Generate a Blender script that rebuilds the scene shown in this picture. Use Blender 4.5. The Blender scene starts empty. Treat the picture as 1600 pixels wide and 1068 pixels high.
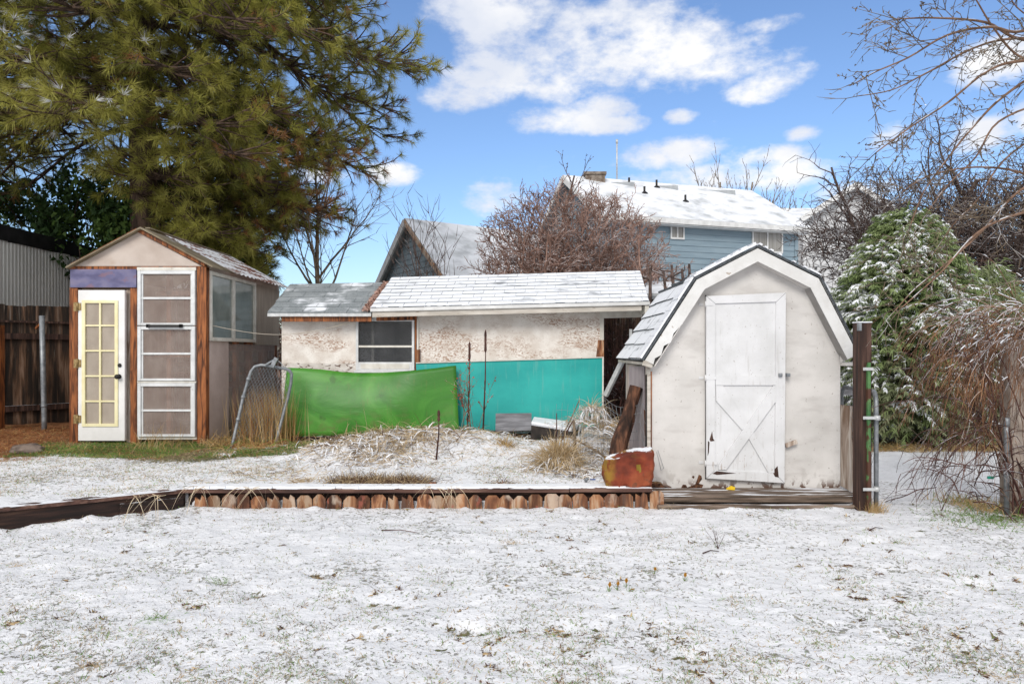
import bpy, math, random
import numpy as np
from mathutils import Vector, Matrix
R = math.radians
F = 1067.0
HZ = 550.0
EYE = 1.5
scene = bpy.context.scene
COL = scene.collection
# ---------------------------------------------------------------- camera
cam_d = bpy.data.cameras.new('camera'); cam = bpy.data.objects.new('camera', cam_d); COL.objects.link(cam)
cam_d.sensor_width = 36; cam_d.lens = 24.0; cam_d.clip_start = 0.05; cam_d.clip_end = 2000
cam_d.shift_y = 0.01
cam.location = (0, 0, EYE); cam.rotation_euler = (R(90), 0, 0)
scene.camera = cam
# ---------------------------------------------------------------- light
SUN_EL, SUN_AZ = 34, 199        # azimuth clockwise from +Y
world = bpy.data.worlds.new('World'); scene.world = world; world.use_nodes = True
def sun():
    d = bpy.data.lights.new('sun', 'SUN'); d.energy = 1.5; d.angle = R(26); d.color = (1, .96, .9)
    o = bpy.data.objects.new('sun', d); COL.objects.link(o)
    a = R(SUN_AZ); e = R(SUN_EL)
    v = Vector((math.sin(a)*math.cos(e), math.cos(a)*math.cos(e), math.sin(e)))
    o.rotation_euler = v.to_track_quat('Z', 'Y').to_euler(); o.location = (0, 0, 30)
sun()
scene.view_settings.view_transform = 'Standard'; scene.view_settings.look = 'None'
scene.view_settings.exposure = 0.62; scene.view_settings.gamma = 1

def build_world():
    nt = world.node_tree; N = nt.nodes; L = nt.links; N.clear()
    out = N.new('ShaderNodeOutputWorld'); bg = N.new('ShaderNodeBackground'); bg.inputs[1].default_value = 1.0
    L.new(bg.outputs[0], out.inputs[0])
    sky = N.new('ShaderNodeTexSky'); sky.sky_type = 'NISHITA'; sky.sun_disc = False
    sky.sun_elevation = R(SUN_EL); sky.sun_rotation = R(SUN_AZ); sky.air_density = 1.15; sky.dust_density = 0.6; sky.ozone_density = 2.2
    def mth(op, a, b=None, c=None, clamp=False):
        n = N.new('ShaderNodeMath'); n.operation = op; n.use_clamp = clamp
        for i, v in enumerate((a, b, c)):
            if v is None: continue
            if isinstance(v, (int, float)): n.inputs[i].default_value = v
            else: L.new(v, n.inputs[i])
        return n.outputs[0]
    tc = N.new('ShaderNodeTexCoord'); sx = N.new('ShaderNodeSeparateXYZ'); L.new(tc.outputs['Generated'], sx.inputs[0])
    az = mth('ARCTAN2', sx.outputs[0], sx.outputs[1]); el = mth('ARCSINE', sx.outputs[2])
    blobs = [(965, 75, 200, 72), (1085, 70, 125, 60), (1200, 128, 62, 30), (900, 118, 110, 46), (1000, 25, 90, 34), (1130, 105, 100, 34),
             (775, 30, 95, 60), (765, 110, 80, 52), (715, 152, 55, 24), (865, 188, 88, 22), (935, 196, 66, 15), (940, 165, 50, 22),
             (617, 272, 38, 17), (1062, 182, 24, 12), (1253, 208, 30, 13), (775, 308, 52, 27), (1055, 243, 80, 25), (1190, 245, 78, 20),
             (1130, 275, 140, 26), (1240, 270, 80, 22), (1395, 215, 42, 22), (1535, 212, 55, 30), (1560, 95, 75, 36), (1330, 300, 70, 22),
             (480, 268, 50, 18), (1180, 42, 60, 16), (1690, 60, 60, 60), (1640, 180, 60, 30)]
    mx = None
    # warp
    nz = N.new('ShaderNodeTexNoise'); nz.inputs['Scale'].default_value = 9; nz.inputs['Detail'].default_value = 9; nz.inputs['Roughness'].default_value = .62
    mp = N.new('ShaderNodeMapping'); mp.inputs['Scale'].default_value = (1, 1, 1.8); L.new(tc.outputs['Generated'], mp.inputs[0]); L.new(mp.outputs[0], nz.inputs['Vector'])
    for (px, py, rx, ry) in blobs:
        dx, dy, dz = (px-800), F, (HZ-py); a = math.atan2(dx, dy); hyp = math.hypot(dx, dy); e = math.atan2(dz, hyp)
        wa = rx*F/(dx*dx+F*F); we = ry*hyp/(hyp*hyp+dz*dz)
        u = mth('MULTIPLY', mth('SUBTRACT', az, a), 1/wa); v = mth('MULTIPLY', mth('SUBTRACT', el, e), 1/we)
        r2 = mth('ADD', mth('MULTIPLY', u, u), mth('MULTIPLY', v, v))
        b = mth('SUBTRACT', 1.0, r2)
        mx = b if mx is None else mth('MAXIMUM', mx, b)
    mx = mth('MAXIMUM', mx, -1.2)
    n5 = N.new('ShaderNodeTexNoise'); n5.inputs['Scale'].default_value = 26; n5.inputs['Detail'].default_value = 6; n5.inputs['Roughness'].default_value = .6; L.new(mp.outputs[0], n5.inputs['Vector'])
    dens = mth('ADD', mx, mth('ADD', mth('MULTIPLY', mth('SUBTRACT', nz.outputs[0], .5), 5.0), mth('MULTIPLY', mth('SUBTRACT', n5.outputs[0], .5), 2.2)))
    # unseen clouds behind, beside and above the camera, thickened to add white ambient light
    n2 = N.new('ShaderNodeTexNoise'); n2.inputs['Scale'].default_value = 2.6; n2.inputs['Detail'].default_value = 7; L.new(mp.outputs[0], n2.inputs['Vector'])
    away = mth('MAXIMUM', mth('MULTIPLY', mth('SUBTRACT', mth('ABSOLUTE', az), .85), 5, clamp=True), mth('MULTIPLY', mth('SUBTRACT', el, .6), 5, clamp=True))
    gen = mth('MULTIPLY', mth('ADD', mth('SUBTRACT', n2.outputs[0], .5), .42), 8)
    gen = mth('ADD', mth('MULTIPLY', gen, away), mth('MULTIPLY', mth('SUBTRACT', 1, away), -1.5))
    dens = mth('MAXIMUM', dens, gen)
    mr = N.new('ShaderNodeMapRange'); mr.interpolation_type = 'SMOOTHSTEP'; mr.inputs[1].default_value = -.5; mr.inputs[2].default_value = 1.35
    L.new(dens, mr.inputs[0])
    # cloud body tone
    n3 = N.new('ShaderNodeTexNoise'); n3.inputs['Scale'].default_value = 6; n3.inputs['Detail'].default_value = 5
    mp2 = N.new('ShaderNodeMapping'); mp2.inputs['Location'].default_value = (3, 1, .06); mp2.inputs['Scale'].default_value = (1, 1, 1.6); L.new(tc.outputs['Generated'], mp2.inputs[0]); L.new(mp2.outputs[0], n3.inputs['Vector'])
    cr = N.new('ShaderNodeValToRGB'); cr.color_ramp.elements[0].position = .36; cr.color_ramp.elements[0].color = (.50, .53, .60, 1)
    cr.color_ramp.elements[1].position = .6; cr.color_ramp.elements[1].color = (.69, .685, .68, 1); L.new(n3.outputs[0], cr.inputs[0])
    ms = N.new('ShaderNodeVectorMath'); ms.operation = 'MULTIPLY'; ms.inputs[1].default_value = (SKYK*1.0, SKYK*1.12, SKYK*1.34)
    L.new(sky.outputs[0], ms.inputs[0])
    mix = N.new('ShaderNodeMix'); mix.data_type = 'RGBA'; L.new(mr.outputs[0], mix.inputs[0]); L.new(ms.outputs[0], mix.inputs[6]); L.new(cr.outputs[0], mix.inputs[7])
    L.new(mix.outputs[2], bg.inputs[0])
SKYK = 0.085
build_world()

# ---------------------------------------------------------------- helpers
def at(px, py, Y): return Vector(((px-800)/F*Y, Y, EYE+(HZ-py)/F*Y))
def atz(px, Y, z): return Vector(((px-800)/F*Y, Y, z))
def tag(o, label=None, cat=None, group=None, kind=None):
    if label: o['label'] = label
    if cat: o['category'] = cat
    if group: o['group'] = group
    if kind: o['kind'] = kind
    return o
def thing(name, loc, label, cat, group=None):
    o = bpy.data.objects.new(name, None); o.empty_display_size = .2; COL.objects.link(o); o.location = loc
    return tag(o, label, cat, group)
def origin_of(p):
    v = Vector((0, 0, 0))
    while p: v += Vector(p.location); p = p.parent
    return v
def link(name, me, mats, parent, loc=None):
    o = bpy.data.objects.new(name, me); COL.objects.link(o)
    for m in (mats if isinstance(mats, (list, tuple)) else [mats]): me.materials.append(m)
    if parent: o.parent = parent
    elif loc is not None: o.location = loc
    return o
class MB:
    def __init__(s): s.v = []; s.f = []; s.m = []; s.cur = 0; s.smooth = []
    def face(s, pts, sm=False):
        b = len(s.v); s.v += [tuple(p) for p in pts]; s.f.append(tuple(range(b, b+len(pts)))); s.m.append(s.cur); s.smooth.append(sm)
    def hexa(s, p):   # p: 4 bottom (ccw from above) + 4 top
        b = len(s.v); s.v += [tuple(q) for q in p]
        for f in ((3, 2, 1, 0), (4, 5, 6, 7), (0, 1, 5, 4), (1, 2, 6, 5), (2, 3, 7, 6), (3, 0, 4, 7)):
            s.f.append(tuple(b+i for i in f)); s.m.append(s.cur); s.smooth.append(False)
    def box(s, x0, x1, y0, y1, z0, z1):
        s.hexa([(x0, y0, z0), (x1, y0, z0), (x1, y1, z0), (x0, y1, z0), (x0, y0, z1), (x1, y0, z1), (x1, y1, z1), (x0, y1, z1)])
    def slab(s, q, t):   # quad + thickness vector
        t = Vector(t); q = [Vector(a) for a in q]; s.hexa(q+[a+t for a in q])
    def poly(s, pts, t):  # extruded polygon
        t = Vector(t); pts = [Vector(p) for p in pts]; n = len(pts); b = len(s.v)
        s.v += [tuple(p) for p in pts]+[tuple(p+t) for p in pts]
        s.f.append(tuple(b+i for i in range(n))); s.f.append(tuple(b+n+i for i in reversed(range(n))))
        for i in range(n): j = (i+1) % n; s.f.append((b+j, b+i, b+n+i, b+n+j))
        s.m += [s.cur]*(n+2); s.smooth += [False]*(n+2)
    def bar(s, a, b, w, h, up=(0, 0, 1)):  # rectangular bar from a to b
        a = Vector(a); b = Vector(b); d = (b-a).normalized(); u = Vector(up); x = d.cross(u)
        if x.length < 1e-4: x = d.cross(Vector((0, 1, 0)))
        x.normalize(); u = x.cross(d).normalized(); x = x*w/2; u = u*h/2
        s.hexa([a-x-u, a+x-u, b+x-u, b-x-u, a-x+u, a+x+u, b+x+u, b-x+u])
    def tube(s, path, r, n=10, cap=True, sm=True):
        path = [Vector(p) for p in path]; k = len(path); r = r if isinstance(r, (list, tuple)) else [r]*k
        b = len(s.v); prev = None
        for i, p in enumerate(path):
            d = (path[min(i+1, k-1)]-path[max(i-1, 0)]).normalized()
            if prev is None: x = d.cross(Vector((0, 0, 1))); x = x if x.length > .05 else d.cross(Vector((0, 1, 0)))
            else: x = prev-d*prev.dot(d)
            x.normalize(); prev = x; y = d.cross(x)
            for j in range(n): a = 2*math.pi*j/n; s.v.append(tuple(p+(x*math.cos(a)+y*math.sin(a))*r[i]))
        for i in range(k-1):
            for j in range(n):
                j2 = (j+1) % n; s.f.append((b+i*n+j, b+i*n+j2, b+(i+1)*n+j2, b+(i+1)*n+j)); s.m.append(s.cur); s.smooth.append(sm)
        if cap:
            s.f.append(tuple(b+j for j in reversed(range(n)))); s.f.append(tuple(b+(k-1)*n+j for j in range(n))); s.m += [s.cur]*2; s.smooth += [False]*2
    def build(s, name, mats, parent=None, loc=None, bevel=0, recalc=False):
        O = origin_of(parent) if parent else Vector(loc if loc is not None else (0, 0, 0))
        me = bpy.data.meshes.new(name); me.from_pydata([tuple(Vector(p)-O) for p in s.v], [], s.f)
        me.polygons.foreach_set('material_index', s.m); me.polygons.foreach_set('use_smooth', s.smooth)
        if recalc or True:
            import bmesh
            bm = bmesh.new(); bm.from_mesh(me); bmesh.ops.recalc_face_normals(bm, faces=bm.faces); bm.to_mesh(me); bm.free()
        o = link(name, me, mats, parent, O if not parent else None)
        if bevel:
            bv = o.modifiers.new('bevel', 'BEVEL'); bv.width = bevel; bv.segments = 2; bv.limit_method = 'ANGLE'
        return o
def soup_mesh(name, V, F_, mats, midx, parent=None, loc=None, smooth=False):
    O = origin_of(parent) if parent else Vector(loc if loc is not None else (0, 0, 0))
    V = V-np.array(O); k = F_.shape[1]; me = bpy.data.meshes.new(name)
    me.vertices.add(len(V)); me.vertices.foreach_set('co', V.astype(np.float32).ravel())
    me.loops.add(F_.size); me.loops.foreach_set('vertex_index', F_.astype(np.int32).ravel())
    me.polygons.add(len(F_)); me.polygons.foreach_set('loop_start', np.arange(0, F_.size, k, dtype=np.int32))
    me.polygons.foreach_set('material_index', np.asarray(midx, dtype=np.int32)*np.ones(len(F_), dtype=np.int32))
    if smooth: me.polygons.foreach_set('use_smooth', np.ones(len(F_), dtype=bool))
    me.update(calc_edges=True)
    return link(name, me, mats, parent, O if not parent else None)
class Tris:
    def __init__(s): s.T = []; s.M = []
    def add(s, T, m):
        s.T.append(T); s.M.append(np.ones(len(T), dtype=np.int32)*m)
    def build(s, name, mats, parent=None, loc=None):
        T = np.concatenate(s.T); M = np.concatenate(s.M)
        return soup_mesh(name, T.reshape(-1, 3), np.arange(len(T)*3).reshape(-1, 3), mats, M, parent, loc)
def nrm(a): return a/np.maximum(np.linalg.norm(a, axis=-1, keepdims=True), 1e-9)
def ribbons(P, D, Ln, W, droop, n=3, side=None, rng=None):
    """tapered blades: P,D (N,3); Ln,W,droop (N,)"""
    N_ = len(P); D = nrm(D); Ln = np.broadcast_to(Ln, (N_,)); W = np.broadcast_to(W, (N_,)); droop = np.broadcast_to(droop, (N_,))
    if side is None:
        rv = (rng or np.random.default_rng(1)).normal(size=(N_, 3)); side = nrm(np.cross(D, rv))
    out = []; t0 = 0
    def pt(t):
        q = P+D*(Ln*t)[:, None]; q = q.copy(); q[:, 2] -= droop*Ln*t*t; return q
    for i in range(n):
        a, b = i/n, (i+1)/n; A, B = pt(a), pt(b); wa = (W*(1-a**2))[:, None]*side/2; wb = (W*(1-b**2))[:, None]*side/2
        out.append(np.stack([A-wa, A+wa, B+wb], 1))
        if i < n-1: out.append(np.stack([A-wa, B+wb, B-wb], 1))
    return np.stack(out, 1).reshape(-1, 3, 3)
def segs_build(name, S, mats, parent=None, n=4, midx=0, loc=None, smooth=True):
    """S: (N,8) x0 y0 z0 x1 y1 z1 r0 r1"""
    S = np.asarray(S, dtype=float); A = S[:, :3]; B = S[:, 3:6]; d = nrm(B-A)
    ref = np.where(np.abs(d[:, 2:3]) > .9, np.array([[0, 1., 0]]), np.array([[0, 0, 1.]]))
    x = nrm(np.cross(d, ref)); y = np.cross(d, x)
    ang = np.arange(n)*2*math.pi/n+math.pi/n
    ring = x[:, None, :]*np.cos(ang)[None, :, None]+y[:, None, :]*np.sin(ang)[None, :, None]
    V = np.concatenate([A[:, None]+ring*S[:, 6][:, None, None], B[:, None]+ring*S[:, 7][:, None, None]], 1).reshape(-1, 3)
    base = np.arange(len(S))*2*n; j = np.arange(n); j2 = (j+1) % n
    Fq = np.stack([base[:, None]+j, base[:, None]+j2, base[:, None]+n+j2, base[:, None]+n+j], -1).reshape(-1, 4)
    return soup_mesh(name, V, Fq, mats, midx, parent, loc, smooth)
def rot_about(d, k, a):
    return Matrix.Rotation(a, 3, k) @ d
def rnd_perp(d, rng):
    v = Vector((rng.gauss(0, 1), rng.gauss(0, 1), rng.gauss(0, 1))); v = v-d*v.dot(d); v.normalize(); return v
def grow(S, p, d, L, r, lev, cfg, rng, tips=None):
    p = Vector(p); d = Vector(d).normalized(); c = cfg; n = max(2, int(L/c['step'][min(lev, len(c['step'])-1)]))
    wn = c['wander'][min(lev, len(c['wander'])-1)]; tr = c['trop'][min(lev, len(c['trop'])-1)]
    rend = r*c.get('taper', .35); nch = c['kids'][lev] if lev < len(c['kids']) else 0; st = c.get('start', .25)
    made = 0
    for i in range(n):
        d = (d+rnd_perp(d, rng)*wn*rng.random()+Vector((0, 0, tr))/n).normalized()
        q = p+d*(L/n); ra = r+(rend-r)*i/n; rb = r+(rend-r)*(i+1)/n
        S.append((*p, *q, ra, rb, lev)); p = q; f = (i+1)/n
        if nch and f > (st if lev else c.get('start0', st)):
            want = nch*(f-st)/(1-st)
            while made < want:
                made += 1
                a = R(rng.uniform(*c['angle'])); k = rnd_perp(d, rng); cd = rot_about(d, k, a)
                if c.get('flat'): cd.z *= c['flat']; cd.normalize()
                grow(S, q, cd, L*rng.uniform(*c['ratio'])*(1.15-.55*f), max(rb*rng.uniform(.45, .7), c['rmin']), lev+1, cfg, rng, tips)
    if tips is not None: tips.append((p.copy(), d.copy(), lev))
# numpy value noise
_perm = np.random.default_rng(7).random((256, 256))
def vnoise(x, y):
    xi = np.floor(x).astype(int); yi = np.floor(y).astype(int); fx = x-xi; fy = y-yi; fx = fx*fx*(3-2*fx); fy = fy*fy*(3-2*fy)
    g = lambda a, b: _perm[a % 256, b % 256]
    return (g(xi, yi)*(1-fx)+g(xi+1, yi)*fx)*(1-fy)+(g(xi, yi+1)*(1-fx)+g(xi+1, yi+1)*fx)*fy
def fbm(x, y, o=4):
    s = 0; a = .5; t = 0
    for i in range(o): s = s+a*vnoise(x*2**i+17*i, y*2**i+5*i); t += a; a *= .5
    return s/t
def sstep(a, b, x): t = np.clip((x-a)/(b-a), 0, 1); return t*t*(3-2*t)

# ---------------------------------------------------------------- materials
def mat(name, cols, scale=(5, 5, 5), detail=5, rough=.8, layers=(), bump=0, bscale=None, snow=None, alpha=1, trans=0, dist=0, spec=.3, metal=0, rnd=0, coord='Object', nlow=.3, nhigh=.7):
    m = bpy.data.materials.new(name); m.use_nodes = True; nt = m.node_tree; N = nt.nodes; L = nt.links
    b = N['Principled BSDF']; b.inputs['Roughness'].default_value = rough; b.inputs['Specular IOR Level'].default_value = spec; b.inputs['Metallic'].default_value = metal
    tc = N.new('ShaderNodeTexCoord'); vec = tc.outputs[coord]
    def noise(sc, det=5, di=0, off=0, ro=.55):
        mp = N.new('ShaderNodeMapping'); mp.inputs['Scale'].default_value = sc if isinstance(sc, (tuple, list)) else (sc, sc, sc); mp.inputs['Location'].default_value = (off, off*.7, off*.3)
        L.new(vec, mp.inputs[0]); n = N.new('ShaderNodeTexNoise'); n.inputs['Scale'].default_value = 1; n.inputs['Detail'].default_value = det; n.inputs['Distortion'].default_value = di; n.inputs['Roughness'].default_value = ro
        L.new(mp.outputs[0], n.inputs['Vector']); return n.outputs[0]
    def mrange(v, a, c):
        n = N.new('ShaderNodeMapRange'); n.interpolation_type = 'SMOOTHSTEP'; n.inputs[1].default_value = a; n.inputs[2].default_value = c; L.new(v, n.inputs[0]); return n.outputs[0]
    def mul(a, c):
        n = N.new('ShaderNodeMath'); n.operation = 'MULTIPLY'; L.new(a, n.inputs[0])
        if isinstance(c, (int, float)): n.inputs[1].default_value = c
        else: L.new(c, n.inputs[1])
        return n.outputs[0]
    def mixc(f, a, c):
        n = N.new('ShaderNodeMix'); n.data_type = 'RGBA'; L.new(f, n.inputs[0])
        for i, v in ((6, a), (7, c)):
            if isinstance(v, tuple): n.inputs[i].default_value = (*v, 1)
            else: L.new(v, n.inputs[i])
        return n.outputs[2]
    base = noise(scale, detail, dist); base01 = mrange(base, nlow, nhigh)
    cr = N.new('ShaderNodeValToRGB'); e = cr.color_ramp.elements
    for i, (p, c) in enumerate(cols):
        el = e[i] if i < 2 else e.new(p)
        el.position = p; el.color = (*c, 1)
    L.new(base01, cr.inputs[0]); col = cr.outputs[0]
    if rnd:
        oi = N.new('ShaderNodeObjectInfo'); hs = N.new('ShaderNodeHueSaturation'); mm = N.new('ShaderNodeMapRange'); mm.inputs[3].default_value = 1-rnd; mm.inputs[4].default_value = 1+rnd
        L.new(oi.outputs['Random'], mm.inputs[0]); L.new(mm.outputs[0], hs.inputs['Value']); L.new(col, hs.inputs['Color']); col = hs.outputs[0]
    for i, ly in enumerate(layers):
        f = mrange(noise(ly['scale'], ly.get('detail', 5), ly.get('dist', 0), 3.1+i*7), ly['lo'], ly['hi'])
        if 'mask' in ly: f = mul(f, mrange(noise(ly['mask'][0], 3, 0, 11+i), ly['mask'][1], ly['mask'][2]))
        if 'zmask' in ly:
            s = N.new('ShaderNodeSeparateXYZ'); L.new(vec, s.inputs[0]); f = mul(f, mrange(s.outputs[ly.get('axis', 2)], ly['zmask'][0], ly['zmask'][1]))
        if 'amt' in ly: f = mul(f, ly['amt'])
        col = mixc(f, col, ly['col'])
    if snow:
        g = N.new('ShaderNodeNewGeometry'); s = N.new('ShaderNodeSeparateXYZ'); L.new(g.outputs['Normal'], s.inputs[0])
        f = mul(mrange(s.outputs[2], snow.get('n0', .3), snow.get('n1', .7)), mrange(noise(snow.get('scale', 6), 5, 0, 21), snow['lo'], snow['hi']))
        col = mixc(f, col, (.74, .76, .80))
    L.new(col, b.inputs['Base Color'])
    if bump:
        bn = N.new('ShaderNodeBump'); bn.inputs['Strength'].default_value = bump; bn.inputs['Distance'].default_value = .01
        L.new(noise(bscale, 6, dist, 5) if bscale else base, bn.inputs['Height']); L.new(bn.outputs[0], b.inputs['Normal'])
    if alpha < 1: b.inputs['Alpha'].default_value = alpha
    if trans:
        tl = N.new('ShaderNodeBsdfTranslucent'); L.new(col, tl.inputs[0]); mx = N.new('ShaderNodeMixShader'); mx.inputs[0].default_value = trans
        L.new(b.outputs[0], mx.inputs[1]); L.new(tl.outputs[0], mx.inputs[2]); L.new(mx.outputs[0], N['Material Output'].inputs[0])
    return m
def flat(name, c, rough=.7, **k): return mat(name, [(0, tuple(x*.88 for x in c)), (1, tuple(min(1, x*1.1) for x in c))], rough=rough, **k)
SN = (.82, .84, .88)
# woods
m_dkfence = mat('dark_fence_wood', [(0, (.012, .009, .007)), (.5, (.035, .022, .015)), (.8, (.11, .06, .035)), (1, (.2, .13, .09))], (14, 14, 1.2), 7, .85, bump=.5, rnd=.35, dist=.4,
    layers=[dict(col=(.2, .16, .13), scale=(22, 22, 1.2), lo=.56, hi=.68, mask=((1.3, 1.3, 1.1), .42, .6), amt=.8)])
m_orange = mat('orange_stained_wood', [(0, (.035, .012, .005)), (.4, (.16, .05, .016)), (1, (.36, .125, .038))], (22, 22, 2.2), 7, .6, bump=.4, dist=1.2, layers=[dict(col=(.02, .01, .008), scale=(9, 9, 2), lo=.62, hi=.72, amt=.8)])
m_studs = mat('inner_stud_wood', [(0, (.2, .07, .03)), (1, (.40, .17, .08))], (18, 18, 2), 5, .8)
m_picket = mat('weathered_picket_wood', [(0, (.06, .025, .014)), (.4, (.17, .07, .034)), (.75, (.30, .15, .075)), (1, (.40, .28, .19))], (9, 9, 2.2), 6, .8, rnd=.38, dist=.8, bump=.3, nlow=.32, nhigh=.66,
    layers=[dict(col=(.1, .06, .045), scale=(20, 20, 3), lo=.55, hi=.64, amt=.7), dict(col=(.34, .1, .07), scale=(11, 11, 5), lo=.6, hi=.68, amt=.6), dict(col=(.55, .45, .36), scale=(5, 5, 2.5), lo=.58, hi=.68, amt=.6)])
m_cap = mat('dark_red_brown_board', [(0, (.035, .02, .016)), (.6, (.10, .05, .038)), (1, (.17, .10, .075))], (2, 20, 20), 6, .8, bump=.3, snow=dict(lo=.43, hi=.5, scale=(5, 9, 9), n0=.6, n1=.85))
m_cap2 = mat('black_brown_timber', [(0, (.012, .008, .007)), (.6, (.035, .018, .014)), (1, (.08, .045, .03))], (2, 2, 20), 6, .85, bump=.3, snow=dict(lo=.5, hi=.58, scale=7, n0=.6, n1=.85))
m_step = mat('wet_step_wood', [(0, (.05, .035, .024)), (.6, (.14, .10, .075)), (1, (.25, .19, .15))], (2, 26, 26), 6, .7, bump=.3, snow=dict(lo=.54, hi=.62, scale=(2.2, 22, 10), n0=.6, n1=.85))
m_post = mat('dark_wet_post_wood', [(0, (.018, .01, .008)), (.6, (.05, .025, .018)), (1, (.11, .06, .045))], (26, 26, 1.6), 6, .7, bump=.4, snow=dict(lo=.35, hi=.45, scale=7, n0=.6, n1=.85))
m_rawply = mat('weathered_plywood', [(0, (.20, .13, .09)), (.5, (.42, .34, .28)), (1, (.6, .54, .48))], (16, 16, 1.6), 7, .85, bump=.5, dist=1.5, layers=[dict(col=(.09, .06, .045), scale=(20, 20, 2.5), lo=.62, hi=.7)])
m_greyply = mat('grey_plywood', [(0, (.13, .13, .14)), (1, (.27, .27, .29))], (3, 3, 22), 6, .85, bump=.3)
m_log = mat('dark_log_bark', [(0, (.02, .012, .009)), (.6, (.08, .038, .024)), (1, (.2, .09, .05))], (16, 16, 3), 7, .9, bump=.8)
m_bark = mat('pine_bark', [(0, (.03, .02, .015)), (1, (.14, .09, .065))], (14, 14, 3), 6, .95, bump=.8)
m_twig_dk = mat('dark_bare_twig', [(0, (.045, .03, .025)), (1, (.15, .105, .09))], (9, 9, 9), 3, .9, snow=dict(lo=.46, hi=.56, scale=3, n0=.45, n1=.8))
m_twig_red = mat('reddish_tan_twig', [(0, (.17, .095, .07)), (1, (.42, .27, .22))], (4, 4, 4), 3, .9, snow=dict(lo=.46, hi=.56, scale=3, n0=.45, n1=.8))
m_twig_tan = mat('tan_twig', [(0, (.12, .09, .06)), (1, (.3, .23, .16))], (4, 4, 4), 3, .9)
m_twig_br = mat('olive_brown_twig', [(0, (.06, .045, .03)), (1, (.2, .15, .1))], (6, 6, 6), 3, .85, snow=dict(lo=.5, hi=.6, scale=4, n0=.4, n1=.8))
m_limb = mat('arching_brown_limb', [(0, (.09, .05, .03)), (1, (.22, .13, .085))], (9, 9, 9), 3, .8, snow=dict(lo=.54, hi=.62, scale=4, n0=.4, n1=.8))
m_vine = mat('orange_brown_vine', [(0, (.07, .036, .022)), (.6, (.2, .10, .055)), (1, (.34, .18, .09))], (3, 3, 3), 3, .85, snow=dict(lo=.44, hi=.54, scale=5, n0=.35, n1=.75), layers=())
m_vine_dk = mat('dark_vine', [(0, (.03, .012, .01)), (1, (.11, .05, .04))], (5, 5, 5), 3, .85, snow=dict(lo=.52, hi=.62, scale=5, n0=.5, n1=.9))
# foliage
def leafmat(n, a, c, tr=.25, **k): return mat(n, [(0, a), (1, c)], (2.2, 2.2, 2.2), 3, .65, trans=tr, **k)
m_needle = leafmat('pine_needle_green', (.19, .195, .03), (.34, .31, .06))
m_needle2 = leafmat('pine_needle_dark', (.10, .11, .022), (.2, .19, .04))
m_needle_b = leafmat('pine_needle_brown', (.2, .09, .03), (.38, .19, .075))
m_needle_y = leafmat('pine_needle_yellow_green', (.30, .29, .055), (.42, .39, .10))
m_snow = mat('snow_clump', [(0, (.70, .72, .76)), (1, (.80, .81, .84))], (9, 9, 9), 4, .6, bump=.3)
m_cyp = leafmat('cypress_green', (.15, .21, .075), (.25, .31, .13)); m_cyp2 = leafmat('cypress_light_green', (.28, .35, .17), (.42, .48, .28)); m_cypb = leafmat('cypress_olive', (.2, .24, .12), (.31, .33, .19))
m_ivy = leafmat('ivy_leaf_green', (.02, .05, .012), (.05, .10, .025), .15)
m_ivy2 = leafmat('ivy_leaf_light', (.07, .13, .025), (.13, .21, .05), .2)
m_grass = leafmat('grass_green', (.10, .20, .035), (.2, .33, .07)); m_grass_o = leafmat('grass_olive', (.16, .15, .07), (.26, .23, .12)); m_straw = leafmat('straw_tan', (.36, .25, .12), (.58, .44, .26), .2)
m_gold = leafmat('golden_dry_grass', (.40, .25, .09), (.60, .42, .18)); m_needlelit = leafmat('orange_pine_straw', (.22, .075, .025), (.42, .18, .07), .1)
m_brgrass = leafmat('bleached_dry_grass', (.45, .34, .2), (.68, .56, .4), .2); m_dkgrass = leafmat('damp_dead_leaf', (.06, .03, .02), (.16, .09, .06), .1)
# paints and metals
m_white = mat('white_paint', [(0, (.66, .65, .63)), (1, (.78, .77, .76))], (3, 3, 3), 5, .55, layers=[dict(col=(.35, .3, .25), scale=(30, 30, 30), lo=.71, hi=.76, amt=.7)])
m_shedwall = mat('worn_white_wall_paint', [(0, (.54, .52, .495)), (1, (.66, .635, .61))], (2, 2, 2.5), 6, .75, bump=.15, bscale=(60, 60, 60), layers=[
    dict(col=(.28, .23, .2), scale=(34, 34, 34), lo=.66, hi=.71, amt=.8), dict(col=(.40, .37, .35), scale=(3, 3, 9), lo=.5, hi=.68, amt=.35), dict(col=(.42, .38, .34), scale=(26, 26, 7), lo=.60, hi=.75, mask=((2, 2, 2), .45, .65), amt=.35),
    dict(col=(.33, .30, .27), scale=(14, 14, 9), lo=.50, hi=.66, zmask=(.34, .02), amt=.5),
    dict(col=(.10, .045, .025), scale=(13, 13, 10), lo=.54, hi=.57, zmask=(.13, .0))])
m_doorwhite = mat('shed_door_paint', [(0, (.57, .57, .57)), (1, (.68, .68, .69))], (3, 3, 3), 6, .6, bump=.12, bscale=(50, 50, 8), layers=[
    dict(col=(.25, .2, .16), scale=(50, 50, 50), lo=.67, hi=.71, amt=.8), dict(col=(.42, .40, .38), scale=(30, 30, 2.5), lo=.56, hi=.68, mask=((2, 2, 2), .4, .6), amt=.4),
    dict(col=(.3, .22, .16), scale=(30, 30, 6), lo=.64, hi=.69, zmask=(.6, .05), amt=.7)])
m_barge = mat('peeling_bargeboard_paint', [(0, (.60, .59, .57)), (1, (.72, .72, .71))], (4, 4, 4), 6, .65, bump=.25, bscale=(30, 30, 30), layers=[dict(col=(.3, .22, .15), scale=(16, 16, 16), lo=.66, hi=.7, amt=.7)], snow=dict(lo=.55, hi=.6, n0=.7, n1=.9))
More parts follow.
